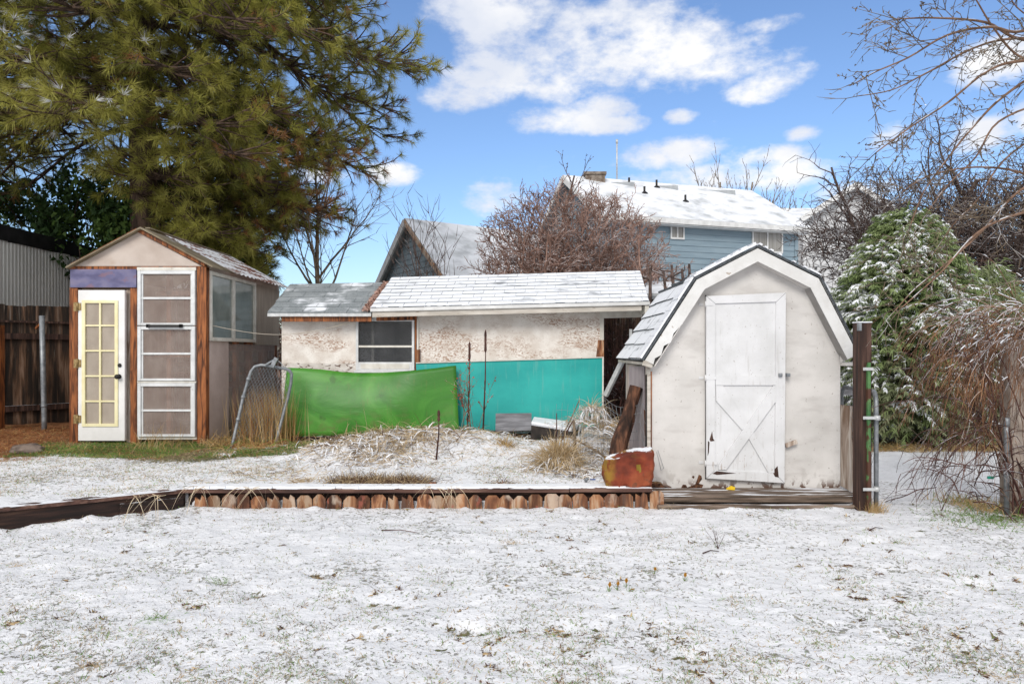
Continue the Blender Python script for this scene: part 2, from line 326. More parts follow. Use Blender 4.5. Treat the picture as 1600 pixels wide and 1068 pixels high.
m_osb = mat('flaking_painted_osb', [(0, (.64, .58, .52)), (1, (.80, .76, .71))], (5, 5, 5), 5, .85, bump=.25, bscale=(40, 40, 60), layers=[
    dict(col=(.33, .19, .12), scale=(11, 11, 26), lo=.50, hi=.56, dist=2.8, mask=((1.1, 1.1, 2.6), .43, .57), amt=.85),
    dict(col=(.26, .18, .13), scale=(70, 70, 90), lo=.60, hi=.66, dist=1.5, amt=.5)])
m_osb2 = mat('osb_worn_strip', [(0, (.5, .45, .4)), (1, (.7, .66, .62))], (5, 5, 5), 5, .85, layers=[dict(col=(.12, .07, .05), scale=(12, 12, 34), lo=.54, hi=.6, dist=1)])
m_greywood = mat('grey_painted_trim', [(0, (.42, .38, .33)), (1, (.6, .56, .5))], (3, 3, 22), 5, .8, layers=[dict(col=(.25, .19, .14), scale=(6, 20, 20), lo=.6, hi=.7)])
m_cream = mat('cream_window_paint', [(0, (.55, .52, .46)), (1, (.7, .68, .62))], (8, 8, 8), 5, .7, layers=[dict(col=(.35, .27, .2), scale=(30, 30, 30), lo=.66, hi=.72)])
m_alu = mat('aluminium_frame', [(0, (.55, .56, .56)), (1, (.7, .71, .71))], (8, 8, 8), 4, .4, layers=[dict(col=(.35, .33, .3), scale=(20, 20, 20), lo=.64, hi=.72, amt=.5)])
m_yellow = mat('pale_yellow_paint', [(0, (.72, .64, .36)), (1, (.80, .74, .48))], (6, 6, 6), 4, .6)
m_purple = mat('purple_board', [(0, (.085, .08, .16)), (.5, (.135, .13, .235)), (1, (.19, .17, .26))], (3, 3, 6), 5, .6, layers=[dict(col=(.2, .12, .16), scale=(3, 3, 5), lo=.55, hi=.6, amt=.8)])
m_pinkply = mat('pinkish_panel', [(0, (.48, .38, .34)), (1, (.60, .49, .45))], (3, 3, 3), 6, .7, bump=.15, bscale=(40, 40, 40))
m_gable = mat('pink_beige_gable_sheet', [(0, (.56, .46, .39)), (1, (.76, .67, .60))], (1.6, 1.6, 2.2), 5, .6, trans=.3, layers=[dict(col=(.5, .28, .13), scale=(2, 2, 2.2), lo=.56, hi=.7, amt=.5)])
m_poly = mat('cloudy_plastic_sheet', [(0, (.40, .31, .27)), (1, (.54, .45, .40))], (3, 3, 5), 5, .25, alpha=.32, spec=.5)
m_glassb = mat('misty_window_plastic', [(0, (.38, .29, .25)), (1, (.5, .41, .36))], (5, 5, 5), 5, .15, alpha=.30, spec=.6)
m_doorglass = mat('beige_backed_door_glass', [(0, (.30, .25, .2)), (1, (.38, .325, .265))], (5, 5, 3), 4, .12, spec=.5)
m_beigesheet = mat('beige_sheet_panel', [(0, (.48, .40, .32)), (1, (.60, .52, .43))], (2, 12, 2), 5, .5, trans=.45)
m_roofsheet = mat('mossy_roof_sheet', [(0, (.25, .20, .13)), (1, (.42, .36, .26))], (3, 3, 3), 5, .6, trans=.5, snow=dict(lo=.6, hi=.7, scale=2))
m_rust = mat('rusty_corrugated_sheet', [(0, (.16, .07, .05)), (.5, (.32, .26, .24)), (1, (.45, .42, .42))], (2.2, 1.5, 2.2), 6, .55, trans=.35, layers=[dict(col=(.24, .08, .05), scale=(7, 1.4, 7), lo=.52, hi=.6, amt=.8)], snow=dict(lo=.46, hi=.52, scale=(9, 1.2, 6), n0=.3, n1=.6))
m_glassdk = mat('dark_window_glass', [(0, (.03, .033, .036)), (1, (.07, .073, .077))], (4, 4, 4), 3, .12, alpha=.5, spec=.6)
m_glassgn = mat('greenish_window_glass', [(0, (.15, .18, .165)), (1, (.23, .26, .24))], (3, 3, 3), 3, .06, spec=.8)
m_glasshs = mat('curtained_window_glass', [(0, (.2, .19, .17)), (1, (.32, .31, .29))], (14, 14, 1), 3, .2, spec=.6)
m_galv = mat('galvanised_steel', [(0, (.17, .185, .2)), (1, (.3, .315, .33))], (16, 16, 16), 4, .45, metal=.35)
m_galvl = mat('bright_galvanised_bracket', [(0, (.45, .46, .46)), (1, (.6, .61, .61))], (16, 16, 16), 4, .4, metal=.3)
m_brass = mat('aged_brass', [(0, (.2, .13, .05)), (1, (.4, .29, .14))], (30, 30, 30), 4, .45, metal=.5)
m_black = flat('black_metal', (.02, .018, .017), .45)
m_rubber = mat('black_roofing', [(0, (.008, .008, .009)), (1, (.022, .022, .024))], (6, 6, 6), 4, .8)
m_corr = mat('pale_grey_wall_sheet', [(0, (.64, .64, .62)), (1, (.74, .74, .71))], (1, 1, 1), 4, .5)
m_green = mat('green_fibreglass', [(0, (.03, .15, .013)), (.5, (.05, .215, .02)), (1, (.095, .28, .042))], (1.1, 1, 1.6), 5, .42, dist=1.4, spec=.35, bump=.5, bscale=(2.5, 2.5, 5), layers=[dict(col=(.14, .12, .05), scale=(5, 5, 9), lo=.5, hi=.68, zmask=(.5, .0), amt=.55), dict(col=(.10, .15, .03), scale=(24, 24, 1.2), lo=.55, hi=.68, amt=.35), dict(col=(.12, .14, .06), scale=(50, 50, 50), lo=.66, hi=.7, amt=.5), dict(col=(.02, .07, .008), scale=(3, 3, 2.2), lo=.64, hi=.72, amt=.6)])
m_teal = mat('turquoise_sheet', [(0, (.012, .31, .29)), (1, (.03, .42, .38))], (1, 1, 1.6), 5, .5, spec=.3, bump=.3, bscale=(3, 3, 3), layers=[dict(col=(.15, .38, .34), scale=(20, 20, 1.2), lo=.55, hi=.7, amt=.3), dict(col=(.08, .16, .14), scale=(45, 45, 45), lo=.66, hi=.7, amt=.5), dict(col=(.03, .22, .22), scale=(3, 3, 5), lo=.55, hi=.75, zmask=(.45, .1), amt=.6)])
m_shing = mat('grey_asphalt_shingle', [(0, (.17, .19, .20)), (1, (.26, .28, .29))], (50, 50, 50), 5, .95, layers=[dict(col=(.3, .32, .33), scale=(4, 4, 4), lo=.5, hi=.6, amt=.6)], snow=dict(lo=.53, hi=.68, scale=(2.2, 2.2, 2.2), n0=.3, n1=.6))
m_shingsn = mat('snowed_shingle', [(0, (.05, .06, .07)), (1, (.14, .15, .16))], (30, 30, 30), 5, .95, bump=.2, bscale=(30, 30, 30), snow=dict(lo=.16, hi=.47, scale=(3, 3, 9), n0=.18, n1=.4))
m_sheetsn = mat('snowed_far_roof', [(0, (.3, .32, .34)), (1, (.4, .42, .43))], (4, 4, 4), 5, .9, bump=.2, bscale=(4, 4, 4), snow=dict(lo=.18, hi=.62, scale=(1.6, 1.6, 2.4), n0=.2, n1=.5))
m_shingdk = mat('dark_shingle_edge', [(0, (.04, .045, .05)), (1, (.1, .11, .12))], (30, 30, 30), 4, .95)
m_blue = mat('blue_lap_siding', [(0, (.19, .26, .31)), (1, (.24, .315, .365))], (1, 1, 6), 4, .7)
m_blue2 = mat('grey_blue_shingle_siding', [(0, (.25, .32, .37)), (1, (.33, .41, .46))], (6, 6, 6), 4, .8)
m_wsiding = mat('white_lap_siding', [(0, (.5, .5, .5)), (1, (.6, .6, .6))], (1, 1, 6), 4, .7)
m_trimw = flat('white_fascia_paint', (.66, .66, .65), .6)
m_trimo = mat('peeled_orange_fascia', [(0, (.5, .26, .13)), (1, (.66, .55, .45))], (6, 6, 6), 4, .8)
m_brick = mat('old_chimney_brick', [(0, (.12, .09, .07)), (1, (.3, .26, .22))], (6, 6, 6), 5, .9, snow=dict(lo=.4, hi=.5, n0=.6, n1=.8))
m_rock = mat('red_painted_rock', [(0, (.10, .022, .012)), (.5, (.21, .04, .018)), (1, (.29, .075, .03))], (4, 4, 4), 6, .8, bump=.9, bscale=(14, 14, 14), layers=[dict(col=(.09, .05, .03), scale=(9, 9, 9), lo=.60, hi=.70, amt=.6), dict(col=(.25, .14, .02), scale=(9, 9, 9), lo=.38, hi=.55, zmask=(-.11, -.21), axis=0), dict(col=(.25, .14, .02), scale=(9, 9, 9), lo=.47, hi=.6, zmask=(.27, .38))], snow=dict(lo=.47, hi=.55, scale=8, n0=.45, n1=.7))
m_rocky = mat('yellow_rock_paint', [(0, (.16, .11, .015)), (1, (.27, .19, .03))], (5, 5, 5), 5, .8, bump=.6, bscale=(14, 14, 14), snow=dict(lo=.5, hi=.56, scale=8, n0=.5, n1=.7))
m_stone = mat('grey_brown_stone', [(0, (.08, .06, .05)), (1, (.22, .17, .14))], (7, 7, 7), 5, .9, bump=.7)
m_green2 = mat('chipped_green_steel', [(0, (.05, .14, .05)), (1, (.12, .26, .09))], (8, 8, 8), 4, .6, layers=[dict(col=(.09, .04, .025), scale=(9, 9, 6), lo=.5, hi=.55)])
m_concrete = mat('rough_concrete_post', [(0, (.24, .19, .155)), (1, (.42, .36, .31))], (9, 9, 5), 6, .9, bump=.5)
m_blackplastic = mat('black_planter', [(0, (.01, .009, .008)), (1, (.04, .03, .025))], (7, 7, 7), 5, .7, snow=dict(lo=.3, hi=.4, n0=.6, n1=.8))
m_cord = flat('pale_cord', (.45, .4, .33), .8)
m_cloth = mat('faded_grey_fabric', [(0, (.30, .26, .27)), (1, (.42, .37, .38))], (8, 8, 2), 5, .95)
m_petal = mat('yellow_crocus_petal', [(0, (.45, .2, .02)), (1, (.6, .36, .06))], (20, 20, 20), 3, .6, trans=.3)
m_bluep = flat('blue_plastic', (.01, .06, .25), .4); m_yellp = flat('yellow_scrap', (.75, .5, .02), .5); m_teal2 = flat('teal_tag_plastic', (.02, .35, .25), .5); m_redbud = flat('red_dried_berry', (.3, .05, .03), .7)

# ---------------------------------------------------------------- ground
def line_y(x): return np.where(x < -3.1, 6.66+(x+3.1)*.66, 6.63+0*x)
FOOT = [(1270, 740), (1245, 762), (1420, 736), (1430, 752), (1408, 772), (1425, 785), (1438, 828), (1428, 835), (1365, 843), (1400, 845), (1450, 866), (1515, 905), (1550, 912), (1565, 922), (885, 982), (720, 978), (750, 982), (930, 978), (1020, 1008), (1080, 1022), (1060, 1018), (492, 897), (505, 900), (230, 858), (960, 946), (740, 942), (395, 930), (408, 925), (348, 907), (585, 940), (730, 975), (1360, 845), (620, 945), (400, 920), (690, 1006), (1510, 1010)]
def H(x, y):
    x = np.asarray(x, float); y = np.asarray(y, float)
    ly = line_y(x)
    A = sstep(-.015, .015, y-ly)
    B = np.maximum(1-sstep(1.385, 1.405, x), sstep(8.85, 9.0, y)*(1-sstep(3.1, 4.4, x)))
    T = A*B
    tz = .165+np.clip(y-6.6, 0, 3)*.04+np.clip(-x-5, 0, 4)*.03*sstep(8, 10, y)
    # mounds on the bed
    for (mx, my, rx, ry, h) in ((-1.1, 8.6, 1.3, .55, .20), (-2.0, 8.3, .6, .4, .06), (-.45, 8.9, .6, .5, .08), (1.0, 8.8, .45, .7, .15), (.55, 8.4, .3, .3, .06)):
        tz = tz+h*np.exp(-((x-mx)/rx)**2-((y-my)/ry)**2)*(.7+.6*fbm(x*5, y*5, 2))
    z = T*tz
    near = 1-sstep(30, 60, np.hypot(x, y))
    z = z+(fbm(x*.9, y*.9, 3)-.5)*.05*near*np.where(y < 5.9, 1, .5)+(fbm(x*7+3, y*7, 3)-.5)*.034*near+(fbm(x*24, y*24+9, 2)-.5)*.015*near
    z = z*(1-.3*sstep(6.3, 6.5, y)*(1-T)*(1-sstep(6.7, 6.8, y)))
    dl = y-line_y(x)+.09; z = z+(1-T)*np.exp(-(dl/.05)**2)*np.clip(fbm(x*9, y*4+3, 3)-.42, 0, 1)*.08*(x < 4)
    for (px, py) in FOOT:
        fy = EYE*F/(py-HZ); fx = (px-800)/F*fy
        z = z-.022*np.exp(-((x-fx)/.10)**2-((y-fy)/.07)**2)
    return z
def Hs(x, y): return float(H(x, y))
def melt(x, y):
    """bare patches: green lawn by the greenhouse and against boards"""
    g = np.exp(-((y-(8.55+.25*np.sin(x*2)))/.42)**2)*(1-sstep(-3.6, -2.4, x))
    g = np.maximum(g, (1-sstep(-4.0, -3.2, x))*sstep(8.25, 8.7, y+.3*(fbm(x*2, y*2)-.5)))
    g = np.maximum(g, .8*np.exp(-((x-5.0)/.8)**2-((y-6.2)/.3)**2))
    g = np.maximum(g, sstep(10.3, 10.8, y)*(1-sstep(13, 14, y))*sstep(4.5, 5.2, x))
    g = np.maximum(g, sstep(8.8, 9.4, y)*.75*(1-sstep(-2.4, -1.4, x)))
    for (px, py) in FOOT:
        fy = EYE*F/(py-HZ); fx = (px-800)/F*fy
        w = .035+.03*((px*7) % 5)/5
        g = np.maximum(g, 1.0*np.exp(-((x-fx)/w)**2-((y-fy)/(w*.62))**2)*(.45+fbm(x*20, y*20, 2)))
    return g
def build_ground():
    xs = np.concatenate([[-500, -200, -90, -50, -30, -20, -15, -12, -10.5], np.arange(-9.5, -5, .06), np.arange(-5, 5.4, .03), np.arange(5.4, 9.5, .08), [10.5, 12, 15, 20, 30, 50, 90, 200, 500]])
    ys = np.concatenate([[-60, -20, -8, -3, -.5, .8, 1.5, 2.2], np.arange(2.7, 4.5, .018), np.arange(4.5, 7.2, .025), np.arange(7.2, 13, .05), [13.5, 14, 15, 17, 20, 25, 35, 60, 120, 300, 900]])
    X, Y = np.meshgrid(xs, ys); Z = H(X, Y)
    V = np.stack([X, Y, Z], -1).reshape(-1, 3); nx = len(xs); ny = len(ys)
    i = np.arange(nx-1); j = np.arange(ny-1); I, J = np.meshgrid(i, j); a = (J*nx+I).ravel()
    Fq = np.stack([a, a+1, a+nx+1, a+nx], -1)
    m = bpy.data.materials.new('snowy_lawn'); m.use_nodes = True; nt = m.node_tree; N = nt.nodes; L = nt.links; b = N['Principled BSDF']
    b.inputs['Roughness'].default_value = .7; b.inputs['Specular IOR Level'].default_value = .2
    tc = N.new('ShaderNodeTexCoord')
    def noise(sc, det=5, off=0, ro=.6):
        mp = N.new('ShaderNodeMapping'); mp.inputs['Location'].default_value = (off, off, 0); L.new(tc.outputs['Object'], mp.inputs[0])
        n = N.new('ShaderNodeTexNoise'); n.inputs['Scale'].default_value = sc; n.inputs['Detail'].default_value = det; n.inputs['Roughness'].default_value = ro; L.new(mp.outputs[0], n.inputs['Vector']); return n.outputs[0]
    def mth(op, p, q, cl=False):
        n = N.new('ShaderNodeMath'); n.operation = op; n.use_clamp = cl
        for k, v in ((0, p), (1, q)):
            if isinstance(v, (int, float)): n.inputs[k].default_value = v
            else: L.new(v, n.inputs[k])
        return n.outputs[0]
    def ramp(v, els):
        c = N.new('ShaderNodeValToRGB'); L.new(v, c.inputs[0])
        for k, (p, col) in enumerate(els):
            e = c.color_ramp.elements[k] if k < 2 else c.color_ramp.elements.new(p); e.position = p; e.color = (*col, 1)
        return c.outputs[0]
    def mr(v, lo, hi):
        n = N.new('ShaderNodeMapRange'); n.interpolation_type = 'SMOOTHSTEP'; n.inputs[1].default_value = lo; n.inputs[2].default_value = hi; L.new(v, n.inputs[0]); return n.outputs[0]
    def mix(f, p, q):
        n = N.new('ShaderNodeMix'); n.data_type = 'RGBA'; L.new(f, n.inputs[0])
        for k, v in ((6, p), (7, q)):
            if isinstance(v, tuple): n.inputs[k].default_value = (*v, 1)
            else: L.new(v, n.inputs[k])
        return n.outputs[2]
    at_ = N.new('ShaderNodeAttribute'); at_.attribute_name = 'melt'; ml = at_.outputs['Fac']
    at2 = N.new('ShaderNodeAttribute'); at2.attribute_name = 'straw'; stw = at2.outputs['Fac']
    soil = ramp(noise(16, 5, 3), [(.35, (.05, .035, .022)), (.47, (.10, .11, .05)), (.56, (.20, .16, .09)), (.66, (.12, .15, .06))])
    strw = ramp(noise(30, 6, 8), [(.3, (.07, .03, .015)), (.5, (.24, .1, .04)), (.7, (.36, .2, .1))])
    soil = mix(stw, soil, strw)
    snow = ramp(noise(3, 5, 1), [(.3, (.66, .67, .70)), (.7, (.76, .765, .79))])
    big = noise(1.3, 4, 5); mid = noise(9, 5, 2)
    fine = noise(30, 6, 4, .66)
    sp = mth('ADD', fine, mth('MULTIPLY', mth('SUBTRACT', big, .5), .45)); sp = mth('ADD', sp, mth('MULTIPLY', mth('SUBTRACT', mid, .5), .30))
    speck = mr(sp, .60, .655)
    mm = mr(mth('ADD', ml, mth('MULTIPLY', mth('SUBTRACT', noise(34, 4, 9), .5), 1.9)), .42, .66)
    f = mth('MAXIMUM', mth('MULTIPLY', speck, .7), mm)
    col = mix(f, snow, soil); L.new(col, b.inputs['Base Color'])
    bn = N.new('ShaderNodeBump'); bn.inputs['Strength'].default_value = .75; bn.inputs['Distance'].default_value = .02
    hgt = mth('ADD', mth('MULTIPLY', noise(60, 6, 0), .5), mth('MULTIPLY', f, -.6)); hgt = mth('ADD', hgt, noise(20, 4, 7)); L.new(hgt, bn.inputs['Height']); L.new(bn.outputs[0], b.inputs['Normal'])
    o = soup_mesh('snowy_ground', V, Fq, m, 0, smooth=True)
    a1 = o.data.attributes.new('melt', 'FLOAT', 'POINT'); a1.data.foreach_set('value', melt(X, Y).ravel().astype(np.float32))
    s = np.exp(-((X+5.2)/1.0)**2-((Y-8.5)/.35)**2)+(1-sstep(-6.3, -5.8, X))*sstep(7.9, 8.5, Y)
    a2 = o.data.attributes.new('straw', 'FLOAT', 'POINT'); a2.data.foreach_set('value', np.clip(s, 0, 1).ravel().astype(np.float32))
    tag(o, 'thin snow over short lawn with green blades and bare patches showing', 'ground', kind='structure')
build_ground()
# ================================================================ structures
def shingles(mb, e0, e1, r1, r0, courses, tabw, th=.012, seed=1, jit=.006, gap=.006, course_line=True):
    """e0,e1 eave left/right; r0,r1 ridge left/right. lapped tabs"""
    rng = random.Random(seed); e0, e1, r1, r0 = map(Vector, (e0, e1, r1, r0)); nrm_ = (e1-e0).cross(r0-e0).normalized()
    if nrm_.z < 0: nrm_ = -nrm_
    mb.slab([e0-nrm_*.012, e1-nrm_*.012, r1-nrm_*.012, r0-nrm_*.012], nrm_*.010)
    L = (e1-e0).length
    for c in range(courses):
        t0, t1 = c/courses, min(1, (c+1.12)/courses)
        u = -rng.random()*tabw if c % 2 else -tabw*.5*rng.uniform(.8, 1.2)
        if c % 2: u = -tabw*rng.uniform(.9, 1)
        while u < L:
            a = max(u, 0)/L; b = min(u+tabw-gap, L)/L; u += tabw
            if b <= a+.004: continue
            P = lambda s, t: (e0.lerp(e1, s)).lerp(r0.lerp(r1, s), t)
            j = rng.uniform(0, jit); d0 = (r0-e0).normalized()*rng.uniform(-jit, jit)
            q = [P(a, t0)+d0, P(b, t0)+d0, P(b, t1), P(a, t1)]
            lo = [q[0]+nrm_*.001, q[1]+nrm_*.001, q[2]-nrm_*.001, q[3]-nrm_*.001]
            hi = [q[0]+nrm_*(th+j), q[1]+nrm_*(th+j), q[2]+nrm_*.004, q[3]+nrm_*.004]
            mb.hexa(lo+hi)

# ---------------- greenhouse
def greenhouse():
    Y0 = 9.2; X0, X1 = (108-800)/F*Y0, (321-800)/F*Y0; YB = 12.0; gz = Hs(-5, 9.2)-.03
    t = thing('greenhouse', ((X0+X1)/2, Y0, gz), 'homemade greenhouse with orange stained posts, glazed front and peaked roof at the left', 'greenhouse')
    P = lambda px, py, y=Y0: at(px, py, y)
    def rect(mb, x0, y0, x1, y1, yf, d):   # pixel rectangle on the front plane, from depth yf to yf+d
        a = at(x0, y1, Y0); b = at(x1, y0, Y0); mb.box(a.x, b.x, yf, yf+d, a.z, b.z)
    # posts
    for i, (x0, x1, top, m) in enumerate(((108, 121, 449, m_orange), (203, 214, 449, m_orange), (307.5, 322, 418, m_orange))):
        b = MB(); a = at(x0, 0, Y0); c = at(x1, top, Y0); b.box(a.x, c.x, Y0, Y0+.1, gz, c.z); b.build('post', m, t, bevel=.004)
    b = MB(); a = at(195.5, 0, Y0); c = at(202, 452, Y0); b.box(a.x, c.x, Y0+.03, Y0+.1, gz, c.z); b.box(a.x-.02, c.x, Y0+.105, Y0+.13, gz, c.z); b.build('door_stop', m_rawply, t)
    for y in (YB-.1,):
        for x in (X0, X1-.1):
            b = MB(); b.box(x, x+.1, y, y+.1, gz, 2.6); b.build('post', m_orange, t)
    b = MB(); rect(b, 108, 416, 322, 420.5, Y0-.004, .1); b.build('header_beam', m_orange, t)
    b = MB(); rect(b, 111, 420.7, 214, 449, Y0-.02, .02); b.build('header_board', m_purple, t)
    # gable sheet + rafters
    b = MB(); b.poly([at(117, 415.5, Y0), at(315, 415.5, Y0), at(214, 362, Y0)], (0, .02, 0)); b.build('gable_panel', m_gable, t)
    b = MB()
    for q in ((112, 416, 214, 361), (214, 361, 320, 416)):
        A = at(q[0], q[1], Y0-.03); B = at(q[2], q[3], Y0-.03); b.bar(A+Vector((0, .03, .02)), B+Vector((0, .03, .02)), .07, .045)
    b.build('rafter', m_orange, t)
    # roof sheets
    AX = -4.965; AZ = 3.15; LX, RX = -5.93, -4.0; EZ = 2.63; yf = 9.11
    b = MB(); b.slab([(LX-.03, yf, EZ-.01), (AX, yf, AZ), (AX, YB, AZ), (LX-.03, YB, EZ-.01)], (0, 0, .022)); b.build('roof_sheet', m_roofsheet, t)
    b = MB(); b.slab([(AX, yf, AZ), (RX, yf, EZ), (RX+.0, 9.75, EZ), (AX, 9.75, AZ)], (0, 0, .022)); b.build('roof_sheet', m_roofsheet, t)
    # corrugated right slope
    b = MB(); n = 60; m = 3
    for i in range(n):
        y0 = 9.7+i*(YB+.1-9.7)/n; y1 = 9.7+(i+1)*(YB+.1-9.7)/n; h0 = .03+.013*math.sin(i*1.6); h1 = .03+.013*math.sin((i+1)*1.6)
        b.face([(RX+.05, y0, EZ-.03+h0), (RX+.05, y1, EZ-.03+h1), (AX, y1, AZ+h1), (AX, y0, AZ+h0)], True)
    b.build('corrugated_sheet', m_rust, t)
    # ridge strip, floor and rear wall with studs seen through the sheets
    b = MB(); b.box(AX-.03, AX+.03, 9.3, YB, AZ+.034, AZ+.05); b.build('ridge_cap', m_roofsheet, t)
    b = MB()
    for x in np.linspace(X0+.25, X1-.2, 5): b.box(x, x+.06, YB-.1, YB-.03, gz, 2.6)
    b.box(X0, X1, YB-.11, YB-.101, 1.25, 1.33); b.box(X0+.1, X1, YB-.11, YB-.101, 2.0, 2.08)
    b.box(X0+.05, X1-.15, 9.9, 10.2, 1.42, 1.45); b.box(X0+.5, X1-.15, 10.8, 11.3, 1.15, 1.18); b.box(-4.6, -4.52, 9.9, 9.98, gz, 2.6); b.box(-4.9, -4.84, 11, 11.06, gz, 2.6); b.box(-4.86, -4.80, 9.6, 9.68, gz, 2.6); b.box(-4.42, -4.36, 9.45, 9.53, gz, 2.6); b.box(-5.0, -4.2, 9.55, 9.59, 1.44, 1.48); b.box(-5.0, -4.2, 9.6, 9.64, 2.3, 2.36)
    b.build('inner_frame', m_studs, t)
    b = MB(); b.box(X0, X1, YB, YB+.015, gz, 2.62); b.build('rear_wall', m_beigesheet, t)
    b = MB(); b.box(X0-.0, X0+.015, Y0+.1, YB, gz, 2.6); b.build('side_panel', m_beigesheet, t)
    # front windows
    for (ya, yb, ym) in ((423, 508, 466), (509.5, 594.5, 552.5), (598, 681.5, 641)):
        b = MB(); A = at(216.5, yb, Y0); B = at(306, ya, Y0); w = .045
        x0, x1, z0, z1 = A.x, B.x, A.z, B.z; yy = Y0-.035
        b.box(x0, x0+w, yy, yy+.06, z0, z1); b.box(x1-w, x1, yy, yy+.06, z0, z1); b.box(x0+w, x1-w, yy+.002, yy+.058, z1-w, z1); b.box(x0+w, x1-w, yy+.002, yy+.058, z0, z0+w*.7)
        zm = at(0, ym, Y0).z; b.box(x0+w, x1-w, yy+.012, yy+.04, zm-.012, zm+.016)
        b.box(x0+w-.002, x0+w+.022, yy+.02, yy+.045, z0+w*.7, z1-w); b.box(x1-w-.022, x1-w+.002, yy+.02, yy+.045, z0+w*.7, z1-w)
        fr = b.build('window', m_alu, t, bevel=.003)
        p = MB(); p.box(x0+w, x1-w, yy+.028, yy+.032, z0+w*.7, z1-w); p.build('pane', m_glassb, fr)
    for q in ((215, 417.5, 307, 422.5, Y0-.02, .05), (215, 595, 307, 597.7, Y0-.015, .05), (215, 682, 307, 686, Y0-.0, .06)): b = MB(); rect(b, *q); b.build('window_rail', m_cream, t)
    b = MB(); A = at(228, 511, Y0-.08); B = at(283, 507, Y0-.08); b.box(A.x, B.x, Y0-.085, Y0-.06, A.z, B.z); b.box(A.x, A.x+.03, Y0-.085, Y0-.02, A.z-.005, B.z+.008); b.box(B.x-.03, B.x, Y0-.085, Y0-.02, A.z-.005, B.z+.008); b.build('window_handle', m_black, t, bevel=.003)
    # door leaf, slightly proud
    yd = Y0-.06; A = at(122, 688, yd); B = at(194.5, 453, yd); x0, x1, z0, z1 = A.x, B.x, A.z, B.z
    gx0, gx1 = at(129, 0, yd).x, at(184, 0, yd).x; gz0, gz1 = at(0, 666, yd).z, at(0, 469, yd).z
    b = MB(); b.box(x0, gx0, yd, yd+.045, z0, z1); b.box(gx1, x1, yd, yd+.045, z0, z1); b.box(gx0, gx1, yd, yd+.045, z0, gz0); b.box(gx0, gx1, yd, yd+.045, gz1, z1)
    door = b.build('door', m_white, t)
    b = MB(); w = .038; yy = yd-.014
    b.box(gx0-.006, gx0+w, yy, yy+.03, gz0, gz1); b.box(gx1-w, gx1+.006, yy, yy+.03, gz0, gz1); b.box(gx0+w, gx1-w, yy, yy+.03, gz0, gz0+w); b.box(gx0+w, gx1-w, yy, yy+.03, gz1-w, gz1)
    xm = (gx0+gx1)/2; b.box(xm-.012, xm+.012, yy+.004, yy+.026, gz0+w, gz1-w)
    for k in range(1, 5):
        z = gz0+(gz1-gz0)*k/5; b.box(gx0+w, xm-.012, yy+.006, yy+.024, z-.011, z+.011); b.box(xm+.012, gx1-w, yy+.006, yy+.024, z-.011, z+.011)
    b.build('glazing_frame', m_yellow, door, bevel=.002)
    b = MB(); b.box(gx0+.01, gx1-.01, yd+.012, yd+.018, gz0, gz1); b.build('pane', m_doorglass, door)
    # cable behind the glass reads as a thin dark line in front of it
    k = at(186, 588, yd); b = MB(); b.tube([k, k+Vector((0, -.045, 0))], .012, 12); b.tube([k+Vector((0, -.03, 0)), k+Vector((0, -.042, 0)), k+Vector((0, -.06, 0)), k+Vector((0, -.072, 0))], [.016, .03, .032, .018], 16); b.tube([k+Vector((0, -.001, 0)), k+Vector((0, -.008, 0))], .033, 16); b.build('knob', m_black, door)
    k = at(187, 570.5, yd); b = MB(); b.tube([k, k+Vector((0, -.018, 0))], [.027, .022], 16); b.build('deadbolt', m_black, door)
    for py in (479, 567.5, 654.5):
        k = at(121.5, py, yd); b = MB(); b.box(k.x-.055, k.x-.006, yd-.006, yd+.02, k.z-.058, k.z+.058); b.box(k.x+.006, k.x+.045, yd-.006, yd-.0005, k.z-.05, k.z+.05); b.tube([(k.x, yd-.012, k.z-.062), (k.x, yd-.012, k.z+.062)], .011, 10); b.build('hinge', m_brass, door)
    # right side wall
    xw = X1; S = lambda y0, y1, z0, z1, d0=0, d1=.02: (xw+d0-d1, xw+d0, y0, y1, z0, z1)
    zt = 2.6
    b = MB(); b.box(*S(9.3, 9.94, gz, 1.655, .004)); b.build('lower_panel', m_pinkply, t)
    b = MB(); b.box(*S(9.94, YB+.1, gz, 1.62, .0, .008)); b.build('plastic_panel', m_poly, t)
    b = MB(); b.box(*S(10.97, YB+.1, 1.62, zt, .003, .008)); b.build('upper_panel', m_beigesheet, t)
    b = MB(); b.box(*S(9.3, YB+.1, zt, 2.68, .0, .03)); b.build('top_plate', m_gable, t)
    b = MB()
    for y in (10.3, 10.85, 11.35, 11.9): b.box(xw-.09, xw-.03, y, y+.1, gz, zt)
    b.box(xw-.08, xw-.035, 9.9, YB, 1.52, 1.62); b.box(xw-.08, xw-.035, 9.9, YB, .98, 1.06)
    b.build('side_stud', m_studs, t)
    # sliding side window
    ya, yb, z0, z1 = 9.3, 10.95, 1.655, 2.61; w = .05; x = xw+.03
    b = MB(); b.box(x-.07, x, ya, ya+w, z0, z1); b.box(x-.07, x, yb-w, yb, z0, z1); b.box(x-.068, x-.002, ya+w, yb-w, z1-w, z1); b.box(x-.068, x+.012, ya+w, yb-w, z0, z0+w)
    ym = ya+(yb-ya)*.5; b.box(x-.05, x-.005, ym-.06, ym-.015, z0+w, z1-w); b.box(x-.06, x-.02, ym+.0, ym+.05, z0+w, z1-w)
    fr = b.build('side_window', m_cream, t, bevel=.003)
    b = MB(); b.box(x-.04, x-.034, ya+w, yb-w, z0+w, z1-w); b.build('pane', m_glassgn, fr)
greenhouse()

